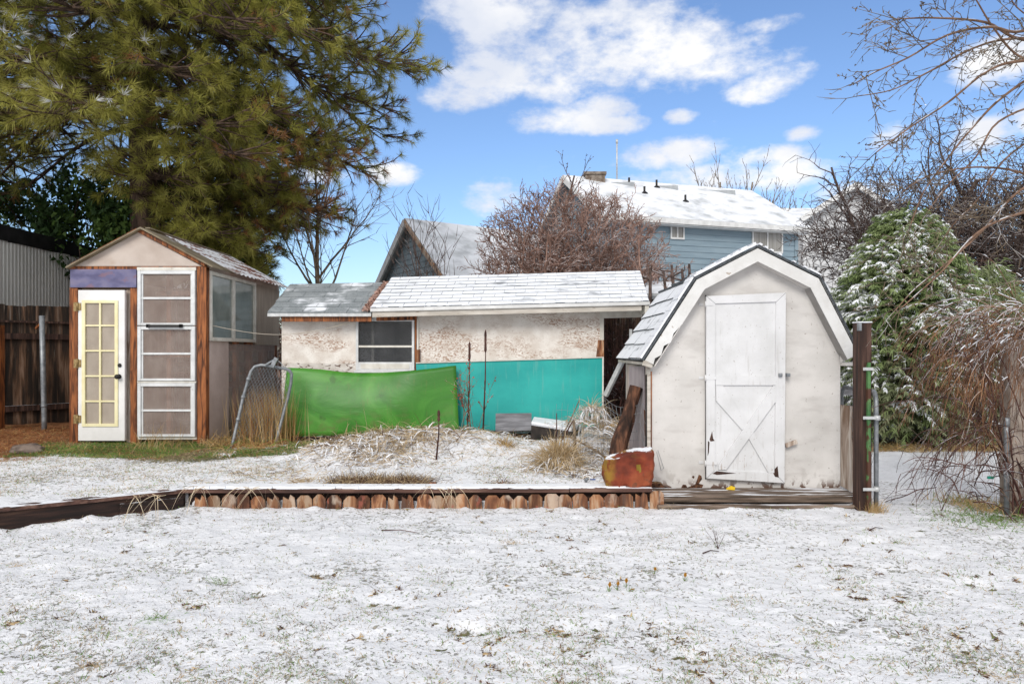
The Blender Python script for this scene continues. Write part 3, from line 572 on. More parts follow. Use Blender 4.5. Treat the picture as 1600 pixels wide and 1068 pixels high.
# ---------------- coop
def coop():
    yw = 9.75; gz = .28
    L0 = at(440, 0, yw).x; R0 = at(942, 0, yw).x
    t = thing('chicken_coop', ((L0+R0)/2, yw, gz), 'low white coop of flaking painted boards with a snowy shingle roof and one window', 'coop')
    px = lambda p, y=yw: at(p, 0, y).x; pz = lambda p, y=yw: at(0, p, y).z
    wx0, wx1, wz0, wz1 = px(557), px(648), pz(578), pz(499)
    b = MB(); b.box(L0, wx0, yw, yw+.04, gz-.15, pz(493)); b.box(wx0, wx1, yw, yw+.04, gz-.15, wz0); b.box(wx0, wx1, yw, yw+.04, wz1, pz(490)); b.box(wx1, px(653), yw, yw+.04, gz-.15, pz(487)); b.build('wall', m_osb, t)
    b = MB(); b.box(L0+.01, wx0-.01, yw-.004, yw-.0005, pz(581), pz(567)); b.build('worn_wall_strip', m_osb2, t)
    b = MB(); b.box(px(654), R0, yw-.02, yw+.04, gz-.15, pz(482)); b.build('wall', m_osb, t)
    b = MB(); b.box(R0-.03, R0, yw+.04, 11.4, gz-.1, 2.25); b.box(L0, L0+.03, yw+.04, 11.2, gz-.1, 2.0); b.box(L0, R0, 11.4, 11.43, gz-.1, 2.2); b.build('wall', m_osb, t)
    b = MB(); b.box(wx1+.005, wx1+.032, yw-.03, yw-.0, wz0-.02, pz(491)); b.build('window_post', m_orange, t)
    b = MB(); b.box(wx1+.036, wx1+.06, yw-.045, yw-.022, wz0-.05, pz(487)); b.build('corner_trim', m_cream, t); b = MB(); b.box(px(937), px(943), yw-.035, yw-.022, .5, pz(483)); b.build('corner_trim', m_cream, t)
    b = MB(); b.box(px(652), px(657), yw-.05, yw-.023, pz(566), pz(546)); b.build('wood_scrap', m_picket, t); b = MB(); b.poly([(px(931), yw-.024, pz(558)), (px(943), yw-.024, pz(558)), (px(943), yw-.024, pz(531)), (px(934), yw-.024, pz(531))], (0, -.015, 0)); b.build('wood_scrap', m_picket, t)
    # window
    w = .035; yy = yw-.05
    b = MB(); b.box(wx0, wx0+w, yy, yw+.02, wz0, wz1); b.box(wx1-w, wx1, yy, yw+.02, wz0, wz1); b.box(wx0-.02, wx1+.0, yy-.015, yw-.001, wz1, wz1+.05); b.box(wx0+w, wx1-w, yy, yw+.02, wz1-w*.8, wz1); b.box(wx0+w, wx1-w, yy, yw+.02, wz0, wz0+.115)
    b.box(wx0-.02, wx1+.02, yy-.03, yw-.001, wz0-.035, wz0-.001)
    fr = b.build('window', m_alu, t, bevel=.003)
    zm = pz(541); b = MB(); b.box(wx0+w, wx1-w, yy+.01, yy+.035, zm-.014, zm+.014); xm = px(582.5); b.box(xm-.018, xm+.018, yy+.042, yy+.06, wz0+.1, wz1-.02); b.build('sash', m_cream, fr)
    b = MB(); b.box(wx0+w, wx1-w, yy+.036, yy+.04, wz0+.1, wz1-.02); b.build('pane', m_glassdk, fr)
    b = MB(); b.box(wx0+.07, wx1-.07, yy-.006, yy-.0005, wz0+.02, wz0+.09); b.build('sill_board', m_cream, fr)
    # small lower roof, left
    e0, e1 = at(418, 488, 9.5), at(580, 490, 9.5); r0 = at(453, 444, 10.75); r1 = at(606, 441, 10.75)
    b = MB(); shingles(b, e0, e1, r1, r0, 6, .31, .012, 3); b.build('lower_roof', m_shing, t)
    b = MB(); b.box(e0.x, e1.x, 9.49, 9.51, e0.z-.055, e0.z-.012); b.build('drip_edge', m_galvl, t)
    b = MB(); b.box(px(437, 9.52)+.02, e1.x-.005, 9.53, 9.56, e0.z-.125, e0.z-.05); b.build('lower_fascia', m_orange, t)
    b = MB(); b.slab([(e0.x+.03, 9.55, e0.z-.06), (e1.x, 9.55, e0.z-.06), (r1.x, 10.8, r0.z-.06), (r0.x+.03, 10.8, r0.z-.06)], (0, 0, .03)); b.slab([(r0.x, 10.76, r0.z-.02), (r1.x, 10.76, r1.z-.02), (r1.x, 12, e0.z), (r0.x, 12, e0.z)], (0, 0, .02)); b.build('roof_deck', m_rawply, t)
    # main roof
    e0, e1 = at(579, 481, 9.38), at(1014, 470.5, 9.38); r0 = at(612, 433.5, 10.9); r1 = at(1000, 423, 10.9)
    b = MB(); shingles(b, e0, e1, r1, r0, 9, .3, .009, 5, jit=.005); b.build('main_roof', m_shingsn, t)
    dz = e1.z-e0.z
    def slope(x0, x1, y0, y1, zo0, zo1, name, m):
        f = lambda x: e0.z+dz*(x-e0.x)/(e1.x-e0.x); b = MB(); z0, z1 = f(x0), f(x1)
        b.hexa([(x0, y0, z0+zo0), (x1, y0, z1+zo0), (x1, y1, z1+zo0), (x0, y1, z0+zo0), (x0, y0, z0+zo1), (x1, y0, z1+zo1), (x1, y1, z1+zo1), (x0, y1, z0+zo1)]); return b.build(name, m, t)
    slope(e0.x, e1.x+.01, 9.36, 9.385, -.05, -.004, 'drip_edge', m_trimw)
    b = MB(); rr = random.Random(12); m = 90; up = (r0-e0).normalized()
    hs = [rr.uniform(.004, .02) for _ in range(m+1)]; ov = [rr.uniform(-.012, .012) for _ in range(m+1)]
    for i in range(m):
        P0 = e0.lerp(e1, i/m)+up*(ov[i]+.0); P1 = e0.lerp(e1, (i+1)/m)+up*(ov[i+1]+.0); Q0 = e0.lerp(e1, i/m)+up*(.07+2*ov[i]); Q1 = e0.lerp(e1, (i+1)/m)+up*(.07+2*ov[i+1]); z = Vector((0, 0, 1))
        b.hexa([P0+z*.008, P1+z*.008, Q1+z*.004, Q0+z*.004, P0+z*(.008+hs[i]), P1+z*(.008+hs[i+1]), Q1+z*.009, Q0+z*.009])
    b.build('eave_snow', m_snow, t)
    slope(e0.x+.02, e1.x-.1, 9.39, 9.42, -.125, -.052, 'fascia', m_greywood)
    slope(px(943), px(1003), 9.72, 9.76, -.2, -.10, 'end_beam', m_cream)
    slope(px(1000), px(1006), 9.38, 9.75, -.16, -.06, 'end_beam', m_cream)
    slope(px(590), px(652), 9.66, 9.69, -.165, -.09, 'window_header', m_orange)
    b = MB(); b.slab([(e0.x+.02, 9.40, e0.z-.055), (e1.x-.02, 9.4, e1.z-.055), (r1.x-.02, 10.9, r1.z-.055), (r0.x+.02, 10.9, r0.z-.055)], (0, 0, .025))
    b.slab([(r0.x, 10.91, r0.z-.02), (r1.x, 10.91, r1.z-.02), (r1.x, 12.2, e1.z), (r0.x, 12.2, e0.z)], (0, 0, .02)); b.build('roof_deck', m_rawply, t)
    # debris in the valley
    rng = np.random.default_rng(3); T = Tris(); n = 900; u = rng.random(n); v = rng.random(n)*.07*(1-.5*u)
    A = np.array(at(578, 488, 9.48)); B = np.array(at(607, 443, 10.7)); P = A+(B-A)*u[:, None]; P[:, 0] -= v*(1.5)+.01; P[:, 2] += .02+rng.random(n)*.02
    T.add(ribbons(P, rng.normal(size=(n, 3))*[1, 1, .4], .045, .02, 0, 1, rng=rng), 0); T.build('roof_leaf_litter', [mat('pinkish_leaf_litter', [(0, (.3, .15, .1)), (1, (.6, .42, .36))], (9, 9, 9))], t)
coop()

def far_shed():
    t = thing('snowy_shed', (2.9, 13.4, .1), 'low shed behind the coop showing only a snow covered roof', 'shed')
    a, b_ = at(1010, 470, 13), at(1062, 470, 13); b = MB(); b.slab([at(1005, 462, 12.5), at(1300, 462, 12.5), at(1290, 443, 14.2), at(1012, 443, 14.2)], (0, 0, .05)); b.build('roof', m_sheetsn, t)
    b = MB(); b.box(at(1012, 0, 12.7).x, at(1290, 0, 12.7).x, 12.7, 15, .1, 2.5); b.build('wall', m_dkfence, t)
    b = MB(); A = at(1008, 480, 12.52); b.box(A.x, A.x+.12, 12.52, 12.6, A.z, A.z+.22); b.box(A.x, A.x+3, 12.49, 12.52, at(0, 467, 12.49).z, at(0, 462, 12.49).z); b.build('fascia', m_galv, t)
far_shed()

# ---------------- garden shed (gambrel)
def barn():
    yw = 7.08; yr = 6.94; yb = 8.66; gz = .085
    X = lambda p, y=yw: at(p, 0, y).x; Z = lambda p, y=yw: at(0, p, y).z
    L0, R0 = X(1016), X(1313)
    t = thing('garden_shed', ((L0+R0)/2, yw, gz), 'small white barn shaped shed with a gambrel roof and a braced door', 'shed')
    # roof profile at front plane yr
    o = [(1006, 562), (1087, 436), (1184, 385.5), (1281, 434), (1342, 552)]
    O = [at(*p, yr) for p in o]
    # front wall polygon follows the roof inside
    b = MB(); wp = [(1016, 766), (1313, 766), (1313, 545), (1268, 444), (1184, 397), (1100, 444), (1016, 562)]
    b.poly([at(p[0], p[1], yw) for p in wp], (0, .03, 0)); b.build('front_wall', m_shedwall, t)
    b = MB(); b.poly([(p[0]-0, yb-.1, at(0, q[1], yw).z) for q, p in [(q, (at(q[0], 0, yw).x, 0)) for q in wp]], (0, .03, 0)); b.build('rear_wall', m_shedwall, t)
    b = MB(); b.box(L0, L0+.03, yw+.03, yb-.1, gz, Z(572)); b.build('side_wall', m_pinkply, t)
    b = MB(); b.box(R0-.03, R0, yw+.03, yb-.1, gz, Z(560)); b.build('side_wall', m_shedwall, t)
    # corner boards
    b = MB(); b.box(L0-.035, L0-.0, yw-.02, yw+.06, gz-.02, Z(575)); b.build('corner_board', m_greywood, t)
    b = MB(); b.box(L0+.002, L0+.014, yw-.018, yw-.001, gz-.08, Z(580)); b.build('corner_strip', m_orange, t)
    b = MB(); b.tube([(L0-.045, yw-.015, gz), (L0-.045, yw-.015, Z(585))], .008, 8); b.build('corner_rod', m_black, t)
    # roof planes: left lower (shingles), left upper, right upper, right lower
    back = [Vector((p.x, yb, p.z)) for p in O]
    n = .0
    b = MB(); shingles(b, back[0], O[0], O[1], back[1], 5, .62, .02, 9, jit=.008); b.build('roof_slope', m_shingsn, t)
    b = MB(); shingles(b, back[1]+Vector((-.005, 0, 0)), O[1]+Vector((-.005, 0, 0)), O[2], back[2], 4, .6, .024, 10, jit=.01); b.build('roof_slope', m_shingsn, t)
    b = MB(); shingles(b, O[3]+Vector((.005, 0, 0)), back[3]+Vector((.005, 0, 0)), back[2], O[2], 4, .6, .024, 11, jit=.01); b.build('roof_slope', m_shingsn, t)
    b = MB(); shingles(b, O[4], back[4], back[3], O[3], 5, .62, .024, 12, jit=.01); b.build('roof_slope', m_shingsn, t)
    # shingle edge seen from the front + snow lip
    b = MB(); edge = []
    for i in range(4):
        A, B = O[i], O[i+1]; d = (B-A).normalized(); nn = Vector((-d.z, 0, d.x)); nn = nn if nn.z > 0 else -nn
        b.slab([A-Vector((0, .012, 0)), B-Vector((0, .012, 0)), B+Vector((0, .01, 0)), A+Vector((0, .01, 0))], nn*.02)
    b.build('shingle_edge', m_shingdk, t)
    b = MB()
    for i, (k0, k1, th) in enumerate(((0, 1, .02), (1, 2, .034), (2, 3, .018))):
        A, B = O[k0], O[k1]; d = (B-A).normalized(); nn = Vector((-d.z, 0, d.x)); nn = nn if nn.z > 0 else -nn
        m = 22; rr = random.Random(i)
        for j in range(m):
            p0 = A.lerp(B, j/m)+nn*.027; p1 = A.lerp(B, (j+1)/m)+nn*.027; h = th*rr.uniform(.5, 1.1)
            if i == 2 and rr.random() < .6: continue
            b.slab([p0-Vector((0, .01, 0)), p1-Vector((0, .01, 0)), p1+Vector((0, .25, 0)), p0+Vector((0, .25, 0))], nn*h)
    b.build('roof_edge_snow', m_snow, t)
    # bargeboards: thick white boards with mitred joints
    wd = .132
    def offs(w):
        pts = []
        ns = []
        for i in range(4):
            d = (O[i+1]-O[i]).normalized(); nn = Vector((-d.z, 0, d.x)); ns.append(-nn if nn.z > 0 else nn)
        for i in range(5):
            if i == 0: pts.append(O[0]+ns[0]*w)
            elif i == 4: pts.append(O[4]+ns[3]*w)
            else:
                m_ = (ns[i-1]+ns[i]); m_.normalize(); pts.append(O[i]+m_*(w/m_.dot(ns[i])))
        return pts
    I1 = offs(wd); I2 = offs(wd+.03)
    for i in range(4):
        b = MB(); q = [O[i], O[i+1], I1[i+1], I1[i]]
        if i == 0:   # rotten lower end
            A, B = O[0], I1[0]; q = [O[0]+Vector((.0, 0, .0)), O[1], I1[1]]+[I1[1].lerp(I1[0], f)+Vector((-.01*r_, 0, .02*r_)) for f, r_ in ((.45, 0), (.6, 1.2), (.68, -.2), (.78, 2), (.86, .5), (.95, 2.4), (1.0, 1.3))]
        b.poly([p for p in q], (0, .022, 0)); b.build('bargeboard', m_barge, t)
    b = MB(); b.slab([I1[i] for i in (3, 4)]+[I1[4]+Vector((0, .2, 0)), I1[3]+Vector((0, .2, 0))], (0, 0, .006))
    for i in range(4): b.hexa([I1[i]+Vector((0, .004, 0)), I1[i]+Vector((0, yw-yr, 0)), I1[i+1]+Vector((0, yw-yr, 0)), I1[i+1]+Vector((0, .004, 0))]+[p+Vector((0, 0, .012)) for p in (I1[i]+Vector((0, .004, 0)), I1[i]+Vector((0, yw-yr, 0)), I1[i+1]+Vector((0, yw-yr, 0)), I1[i+1]+Vector((0, .004, 0)))])
    # right eave return
    b.poly([at(1314, 536, yr+.1), at(1338, 556, yr+.1), at(1314, 566, yr+.1)], (0, .02, 0)); b.box(X(1313), X(1345), yr+.02, yb, Z(571), Z(566)); b.build('soffit', m_shedwall, t)
    b = MB(); A = at(1006, 562, yr); b.bar(A+Vector((.0, .0, -.03)), A+Vector((.085, .04, -.06)), .04, .05); b.bar(A+Vector((.03, .02, -.04)), A+Vector((.02, yb-yr, -.03)), .03, .03); b.build('rotten_eave_end', m_greywood, t)
    # ---- door
    yd = yw-.05; D = lambda px, py: at(px, py, yd)
    c = dict(tl=(1103, 463), tr=(1227, 457), br=(1224.5, 753.5), bl=(1104, 746))
    b = MB(); b.poly([D(*c['tl']), D(*c['tr']), D(*c['br']), D(*c['bl'])], (0, .02, 0)); door = b.build('door', m_doorwhite, t)
    def board(pts, dy=.017, y0=-.017, m=m_doorwhite):
        b = MB(); b.poly([D(*p)+Vector((0, y0, 0)) for p in pts], (0, dy, 0)); return b.build('door_frame_board', m, door, bevel=.0015)
    board([(1103, 463), (1117, 474.5), (1116.5, 733.5), (1103.5, 746)])
    board([(1103.5, 462.6), (1227, 457), (1212, 471.5), (1117.3, 474.2)])
    board([(1227.3, 457.3), (1225, 753.6), (1210, 738), (1212, 472)])
    board([(1104, 746.4), (1117, 734), (1209.7, 738.5), (1224.4, 753.8)])
    board([(1117.5, 587), (1211.6, 587), (1211.4, 601.5), (1117.5, 601.5)], .017, -.017)
    # braces
    board([(1120, 602), (1129, 602), (1168, 663), (1159, 671.5), (1118.5, 626), (1118, 602)], .019, -.019)
    board([(1165.5, 678), (1173.5, 669.5), (1209, 729), (1209, 738), (1200, 738)], .019, -.019)
    board([(1211, 602), (1211, 627), (1134, 733), (1122, 733.2), (1122, 726), (1208, 602)], .022, -.022)
    for pts in ([(1108, 686), (1112, 673), (1113.5, 684), (1116, 688), (1109.5, 689)], [(1105.5, 688), (1108, 690), (1107, 706), (1105, 712)], [(1119, 735), (1150, 738.5), (1120, 741), (1112, 739)], [(1206, 736), (1214, 727), (1216, 745), (1210, 744)]):
        b = MB(); b.poly([D(*p)+Vector((0, -.0185, 0)) for p in pts], (0, .0012, 0)); b.build('peeled_patch', m_post, door)
    # dark gap and jamb strip at hinge side
    b = MB(); b.box(X(1101.6), X(1103), yw-.012, yw-.001, Z(748), Z(461)); b.build('door_gap', m_black, t)
    # hinges
    for i, (py, w) in enumerate(((475, 8), (590, 12), (723, 12))):
        b = MB(); a = D(1103, py); b.box(a.x-.06, a.x-.012, yw-.008, yw-.001, a.z-.014, a.z+.014); b.build('hinge_leaf', m_doorwhite, t); b = MB(); b.box(a.x-.004, a.x+w*.009, yd-.022, yd-.018, a.z-.016, a.z+.016); b.tube([(a.x-.006, yd-.016, a.z-.03), (a.x-.006, yd-.016, a.z+.03)], .008, 8); b.build('hinge', m_doorwhite, door)
    for px_ in (1219, 1231.5):
        b = MB(); a = at(px_, 585.5, yd-.02); b.box(a.x-.018, a.x+.018, yd-.04, (yd-.017 if px_ < 1225 else yw-.001), a.z-.018, a.z+.018); b.box(a.x-.009, a.x+.009, yd-.052, yd-.04, a.z-.012, a.z+.012); b.build('latch', m_galv, door if px_ < 1225 else t, bevel=.003)
    b = MB(); b.bar(at(1227.5, 696, yw-.05), at(1245.5, 689.5, yw-.05), .02, .045); b.build('turn_button', m_rawply, t, bevel=.003)
    # wire hook loop
    b = MB(); b.tube([at(1026, 705, yw-.01), at(1033, 734, yw-.01), at(1037, 731, yw-.01), at(1028, 703, yw-.01)], .0025, 5); b.build('wire_loop', m_galv, t)
    # rot holes at the bottom (dark, ragged)
    for k, pts in enumerate(([(1064, 763), (1067, 756.5), (1072, 757), (1074, 761), (1080, 759), (1086, 757), (1089, 750), (1092, 741), (1096, 743), (1097, 748), (1092, 755), (1099, 757), (1097, 762), (1087, 763)], [(1017, 765), (1019, 752), (1026, 751.5), (1033, 753), (1036, 758), (1044, 761), (1060, 764), (1064, 765.5)], [(1081, 745), (1083, 742.5), (1085.5, 744), (1084, 747.5)])):
        b = MB(); b.poly([at(p[0], p[1], yw-.003) for p in pts], (0, .002, 0)); b.build('rot_patch', mat('rotten_edge', [(0, (.02, .01, .007)), (1, (.16, .07, .035))], (26, 26, 26), 4, .9) if k == 0 else bpy.data.materials['rotten_edge'], t)
    # platform boards
    s = thing('wooden_step', (X(1180), 6.75, 0), 'low wet wooden step of two boards at the foot of the white shed', 'step')
    b = MB(); b.box(X(1028, 6.7), X(1342, 6.7), 6.645, 7.06, .055, .1); b.build('tread', m_step, s, bevel=.006)
    b = MB(); b.box(X(1028, 6.63), X(1346, 6.63), 6.60, 6.64, .050, .088); b.build('front_board', m_step, s, bevel=.004)
    b = MB(); b.box(X(1026, 6.6), X(1334, 6.6), 6.53, 6.61, -.03, .036); b.build('bottom_timber', m_step, s, bevel=.006)
barn()
# yellow scrap
b = MB(); a = at(1142, 765.5, 6.95); b.poly([(a.x-.045, a.y, .103), (a.x-.03, a.y-.03, .108), (a.x+.03, a.y-.032, .104), (a.x+.048, a.y+.005, .112), (a.x+.01, a.y+.03, .12)], (0, 0, .016)); o = b.build('plastic_scrap', m_yellp, loc=(a.x, a.y, .1)); tag(o, 'small yellow scrap lying on the wooden step below the shed door', 'scrap')

# ---------------- retaining edges
def edging():
    yl = 6.60; x0, x1 = atz(292, 6.6, 0).x, 1.40
    t = thing('picket_edging', ((x0+x1)/2, yl, 0), 'long low edging of short pointed picket boards under a snow dusted cap board', 'edging')
    rng = random.Random(4)
    # cap in three lengths
    xs = [x0-.02, -.62, .55, x1-.05]
    for i in range(3):
        b = MB(); z = .172+.004*i; b.box(xs[i]+.003, xs[i+1]-.003, yl-.06, yl+.085, z-.02, z+.018); b.build('cap_board', m_cap, t, bevel=.004)
    b = MB(); b.box(x0, x1, yl+.03, yl+.07, -.03, .15); b.build('back_board', m_cap2, t)
    x = x0+.08; k = 0
    while x < x1-.07:
        w = rng.choice((.12, .135, .14, .145)); top = .134+rng.uniform(-.018, .010); y = yl-.032+rng.uniform(-.010, .008)
        if x < -2.0 and rng.random() < .22: x += w*.8; continue
        if x > x1-.36: top += .03
        b = MB(); ti = rng.uniform(-.016, .016); c = rng.uniform(.026, .045)
        pts = [(x, y, -.05), (x+w, y, -.05), (x+w+ti, y, top-c), (x+w-c+ti, y, top), (x+c+ti, y, top), (x+ti, y, top-c)]
        if rng.random() < .1 or k == 0: pts = [(x, y, -.05), (x+w, y, -.05), (x+w-.02, y, top-.03), (x+w-.06, y, top), (x+w*.45, y, top-.05), (x+.01, y, top-.02)]
        b.poly(pts, (0, .018, 0)); b.build('picket', m_picket, t, bevel=.002); x += w+rng.uniform(.002, .012); k += 1
    # snow strip on the cap
    b = MB(); m = 60
    for i in range(m):
        if x0+(x1-x0)*i/m > 1.05: break
        a = x0+(x1-x0)*i/m; c = x0+(x1-x0)*(i+1)/m; f = rng.uniform(-.052, -.02); z = .195
        b.hexa([(a, yl+f, z-.012), (c, yl+f, z-.012), (c, yl+.12, z-.01), (a, yl+.12, z-.01), (a, yl+f+.012, z+.012), (c, yl+f+.012, z+.012), (c, yl+.12, z+.012), (a, yl+.12, z+.012)])
    b.build('cap_snow', m_snow, t)
    # left timber
    A = Vector((x0-.005, yl-.02, 0)); d = Vector((-1, -.655, 0)).normalized(); B = A+d*3.4; nn = Vector((-d.y, d.x, 0)); nn = nn if nn.y > 0 else -nn
    t2 = thing('retaining_timber', A.lerp(B, .5), 'dark timber edging running diagonally out of the frame at lower left', 'edging')
    def sl(o0, o1, z0, z1, name, m, A=A, B=B):
        b = MB(); b.hexa([A+nn*o0+Vector((0, 0, z0)), B+nn*o0+Vector((0, 0, z0)), B+nn*o1+Vector((0, 0, z0)), A+nn*o1+Vector((0, 0, z0)), A+nn*o0+Vector((0, 0, z1)), B+nn*o0+Vector((0, 0, z1)), B+nn*o1+Vector((0, 0, z1)), A+nn*o1+Vector((0, 0, z1))]); return b.build(name, m, t2, bevel=.005)
    sl(.0, .05, -.1, .145, 'timber', m_cap2); sl(-.02, .10, .146, .182, 'cap_board', m_cap)
    t_ = sl(-.035, -.001, -.05, .11, 'front_timber', m_cap2, A+d*.02, A+d*.55)
edging()

# ---------------- fence, building at left
def left_side():
    A = Vector((-7.95, 10.0, 0)); B = Vector((-6.95, 11.9, 0))
    A = Vector((at(-160, 0, 9.6).x, 9.6, 0)); B = Vector((at(118, 0, 11.35).x, 11.35, 0)); d = (B-A); Lh = d.length; d.normalize(); nn = Vector((d.y, -d.x, 0))
    if nn.y > 0: nn = -nn
    t = thing('board_fence', A.lerp(B, .5), 'tall dark weathered board fence between the greenhouse and the left edge', 'fence')
    rng = random.Random(2); x = 0
    ztop = EYE+77*10.2/F
    while x < Lh:
        w = rng.uniform(.13, .15); p = A+d*x; q = A+d*min(x+w-.004, Lh); z1 = ztop+rng.uniform(-.015, .015); o = nn*rng.uniform(-.004, .004)
        b = MB(); b.hexa([p+o+Vector((0, 0, .2)), q+o+Vector((0, 0, .2)), q+o-nn*.018+Vector((0, 0, .2)), p+o-nn*.018+Vector((0, 0, .2)), p+o+Vector((0, 0, z1)), q+o+Vector((0, 0, z1)), q+o-nn*.018+Vector((0, 0, z1)), p+o-nn*.018+Vector((0, 0, z1))]); b.build('board', m_dkfence, t); x += w
    for z in (.62, 1.75, 1.98):
        b = MB(); b.bar(A+nn*.03+Vector((0, 0, z)), B+nn*.03+Vector((0, 0, z)), .035, .09 if z != 1.98 else .03); b.build('rail', m_post, t)
    p = at(-3, 0, 10.1); b = MB(); b.box(p.x-.05, p.x+.06, 10.05, 10.15, .2, 1.9); b.build('fence_post', m_orange, t)
    b = MB(); b.bar(at(56, 513, 10.6), at(66, 503, 10.55), .03, .03); b.build('stub', m_orange, t)
    # galvanised post
    a = at(69, 655, 10.2); c = at(65, 493, 10.2); b = MB(); b.tube([a-Vector((0, 0, .2)), a, a.lerp(c, .35), c], .036, 14); b.tube([a.lerp(c, .12), a.lerp(c, .14)], .040, 14); o = b.build('steel_post', m_galv, loc=(a.x, a.y, a.z)); tag(o, 'bare galvanised pipe post leaning in front of the dark fence', 'post')
    # neighbour building
    xw = -8.95; t = thing('metal_building', (xw-2, 16, 0), 'pale ribbed metal building with a black roof edge behind the dark fence', 'building')
    b = MB(); y = 7.0
    while y < 24:
        b.face([(xw, y, 0), (xw, y+.05, 0), (xw, y+.05, 3.5), (xw, y, 3.5)]); b.face([(xw, y+.05, 0), (xw+.012, y+.062, 0), (xw+.012, y+.062, 3.5), (xw, y+.05, 3.5)])
        b.face([(xw+.012, y+.062, 0), (xw+.012, y+.078, 0), (xw+.012, y+.078, 3.5), (xw+.012, y+.062, 3.5)]); b.face([(xw+.012, y+.078, 0), (xw, y+.09, 0), (xw, y+.09, 3.5), (xw+.012, y+.078, 3.5)]); y += .09
    b.build('wall', m_corr, t)
    b = MB(); b.box(xw-6, xw-.02, 7, 24, 0, 3.4); b.build('wall', m_corr, t)
    b = MB(); n = 30; rr = random.Random(8)
    zt = EYE+198*12/F
    b.slab([(xw-6, 7, zt+.02), (xw+.05, 7, zt+.0), (xw+.05, 24, zt), (xw-6, 24, zt+.02)], (0, 0, -.06))
    for i in range(n):
        y0 = 7+i*17/n; y1 = 7+(i+1)*17/n; b.hexa([(xw+.01, y0, zt-.26-rr.uniform(0, .03)), (xw+.05, y0, zt-.26-rr.uniform(0, .03)), (xw+.05, y1, zt-.26-rr.uniform(0, .03)), (xw+.01, y1, zt-.26), (xw+.01, y0, zt-.05), (xw+.055, y0, zt-.05), (xw+.055, y1, zt-.05), (xw+.01, y1, zt-.05)])
    b.build('roof_edge', m_rubber, t)
left_side()

# ---------------- houses
def siding(mb, A, B, z0, z1, lap, th=.02):
    A = Vector(A); B = Vector(B); d = (B-A).normalized(); nn = Vector((d.y, -d.x, 0)); nn = -nn if nn.y > 0 else nn
    z = z0
    while z < z1:
        h = min(z+lap, z1); a = A+Vector((0, 0, z)); c = B+Vector((0, 0, z)); a2 = A+Vector((0, 0, h)); c2 = B+Vector((0, 0, h))
        mb.face([a+nn*th, c+nn*th, c2, a2]); mb.face([a, c, c+nn*th, a+nn*th]); z += lap
def gable_siding(mb, A, B, z0, ze, zp, lap, th=.02, out=None):
    """gable wall from A to B (xy), eaves at ze, peak zp in the middle"""
    A = Vector(A); B = Vector(B); L = (B-A).length; d = (B-A)/L; nn = out
    z = z0
    while z < zp-.02:
        h = min(z+lap, zp)
        def span(zz):
            if zz <= ze: return 0, L
            f = (zz-ze)/(zp-ze)*L/2; return f, L-f
        s0, s1 = span(z); u0, u1 = span(h)
        a = A+d*s0+Vector((0, 0, z)); c = A+d*s1+Vector((0, 0, z)); a2 = A+d*u0+Vector((0, 0, h)); c2 = A+d*u1+Vector((0, 0, h))
        mb.face([a+nn*th, c+nn*th, c2, a2]); mb.face([a, c, c+nn*th, a+nn*th]); z += lap
def roof_quad(mb, pts, th=.12): mb.slab(pts, (0, 0, -th))
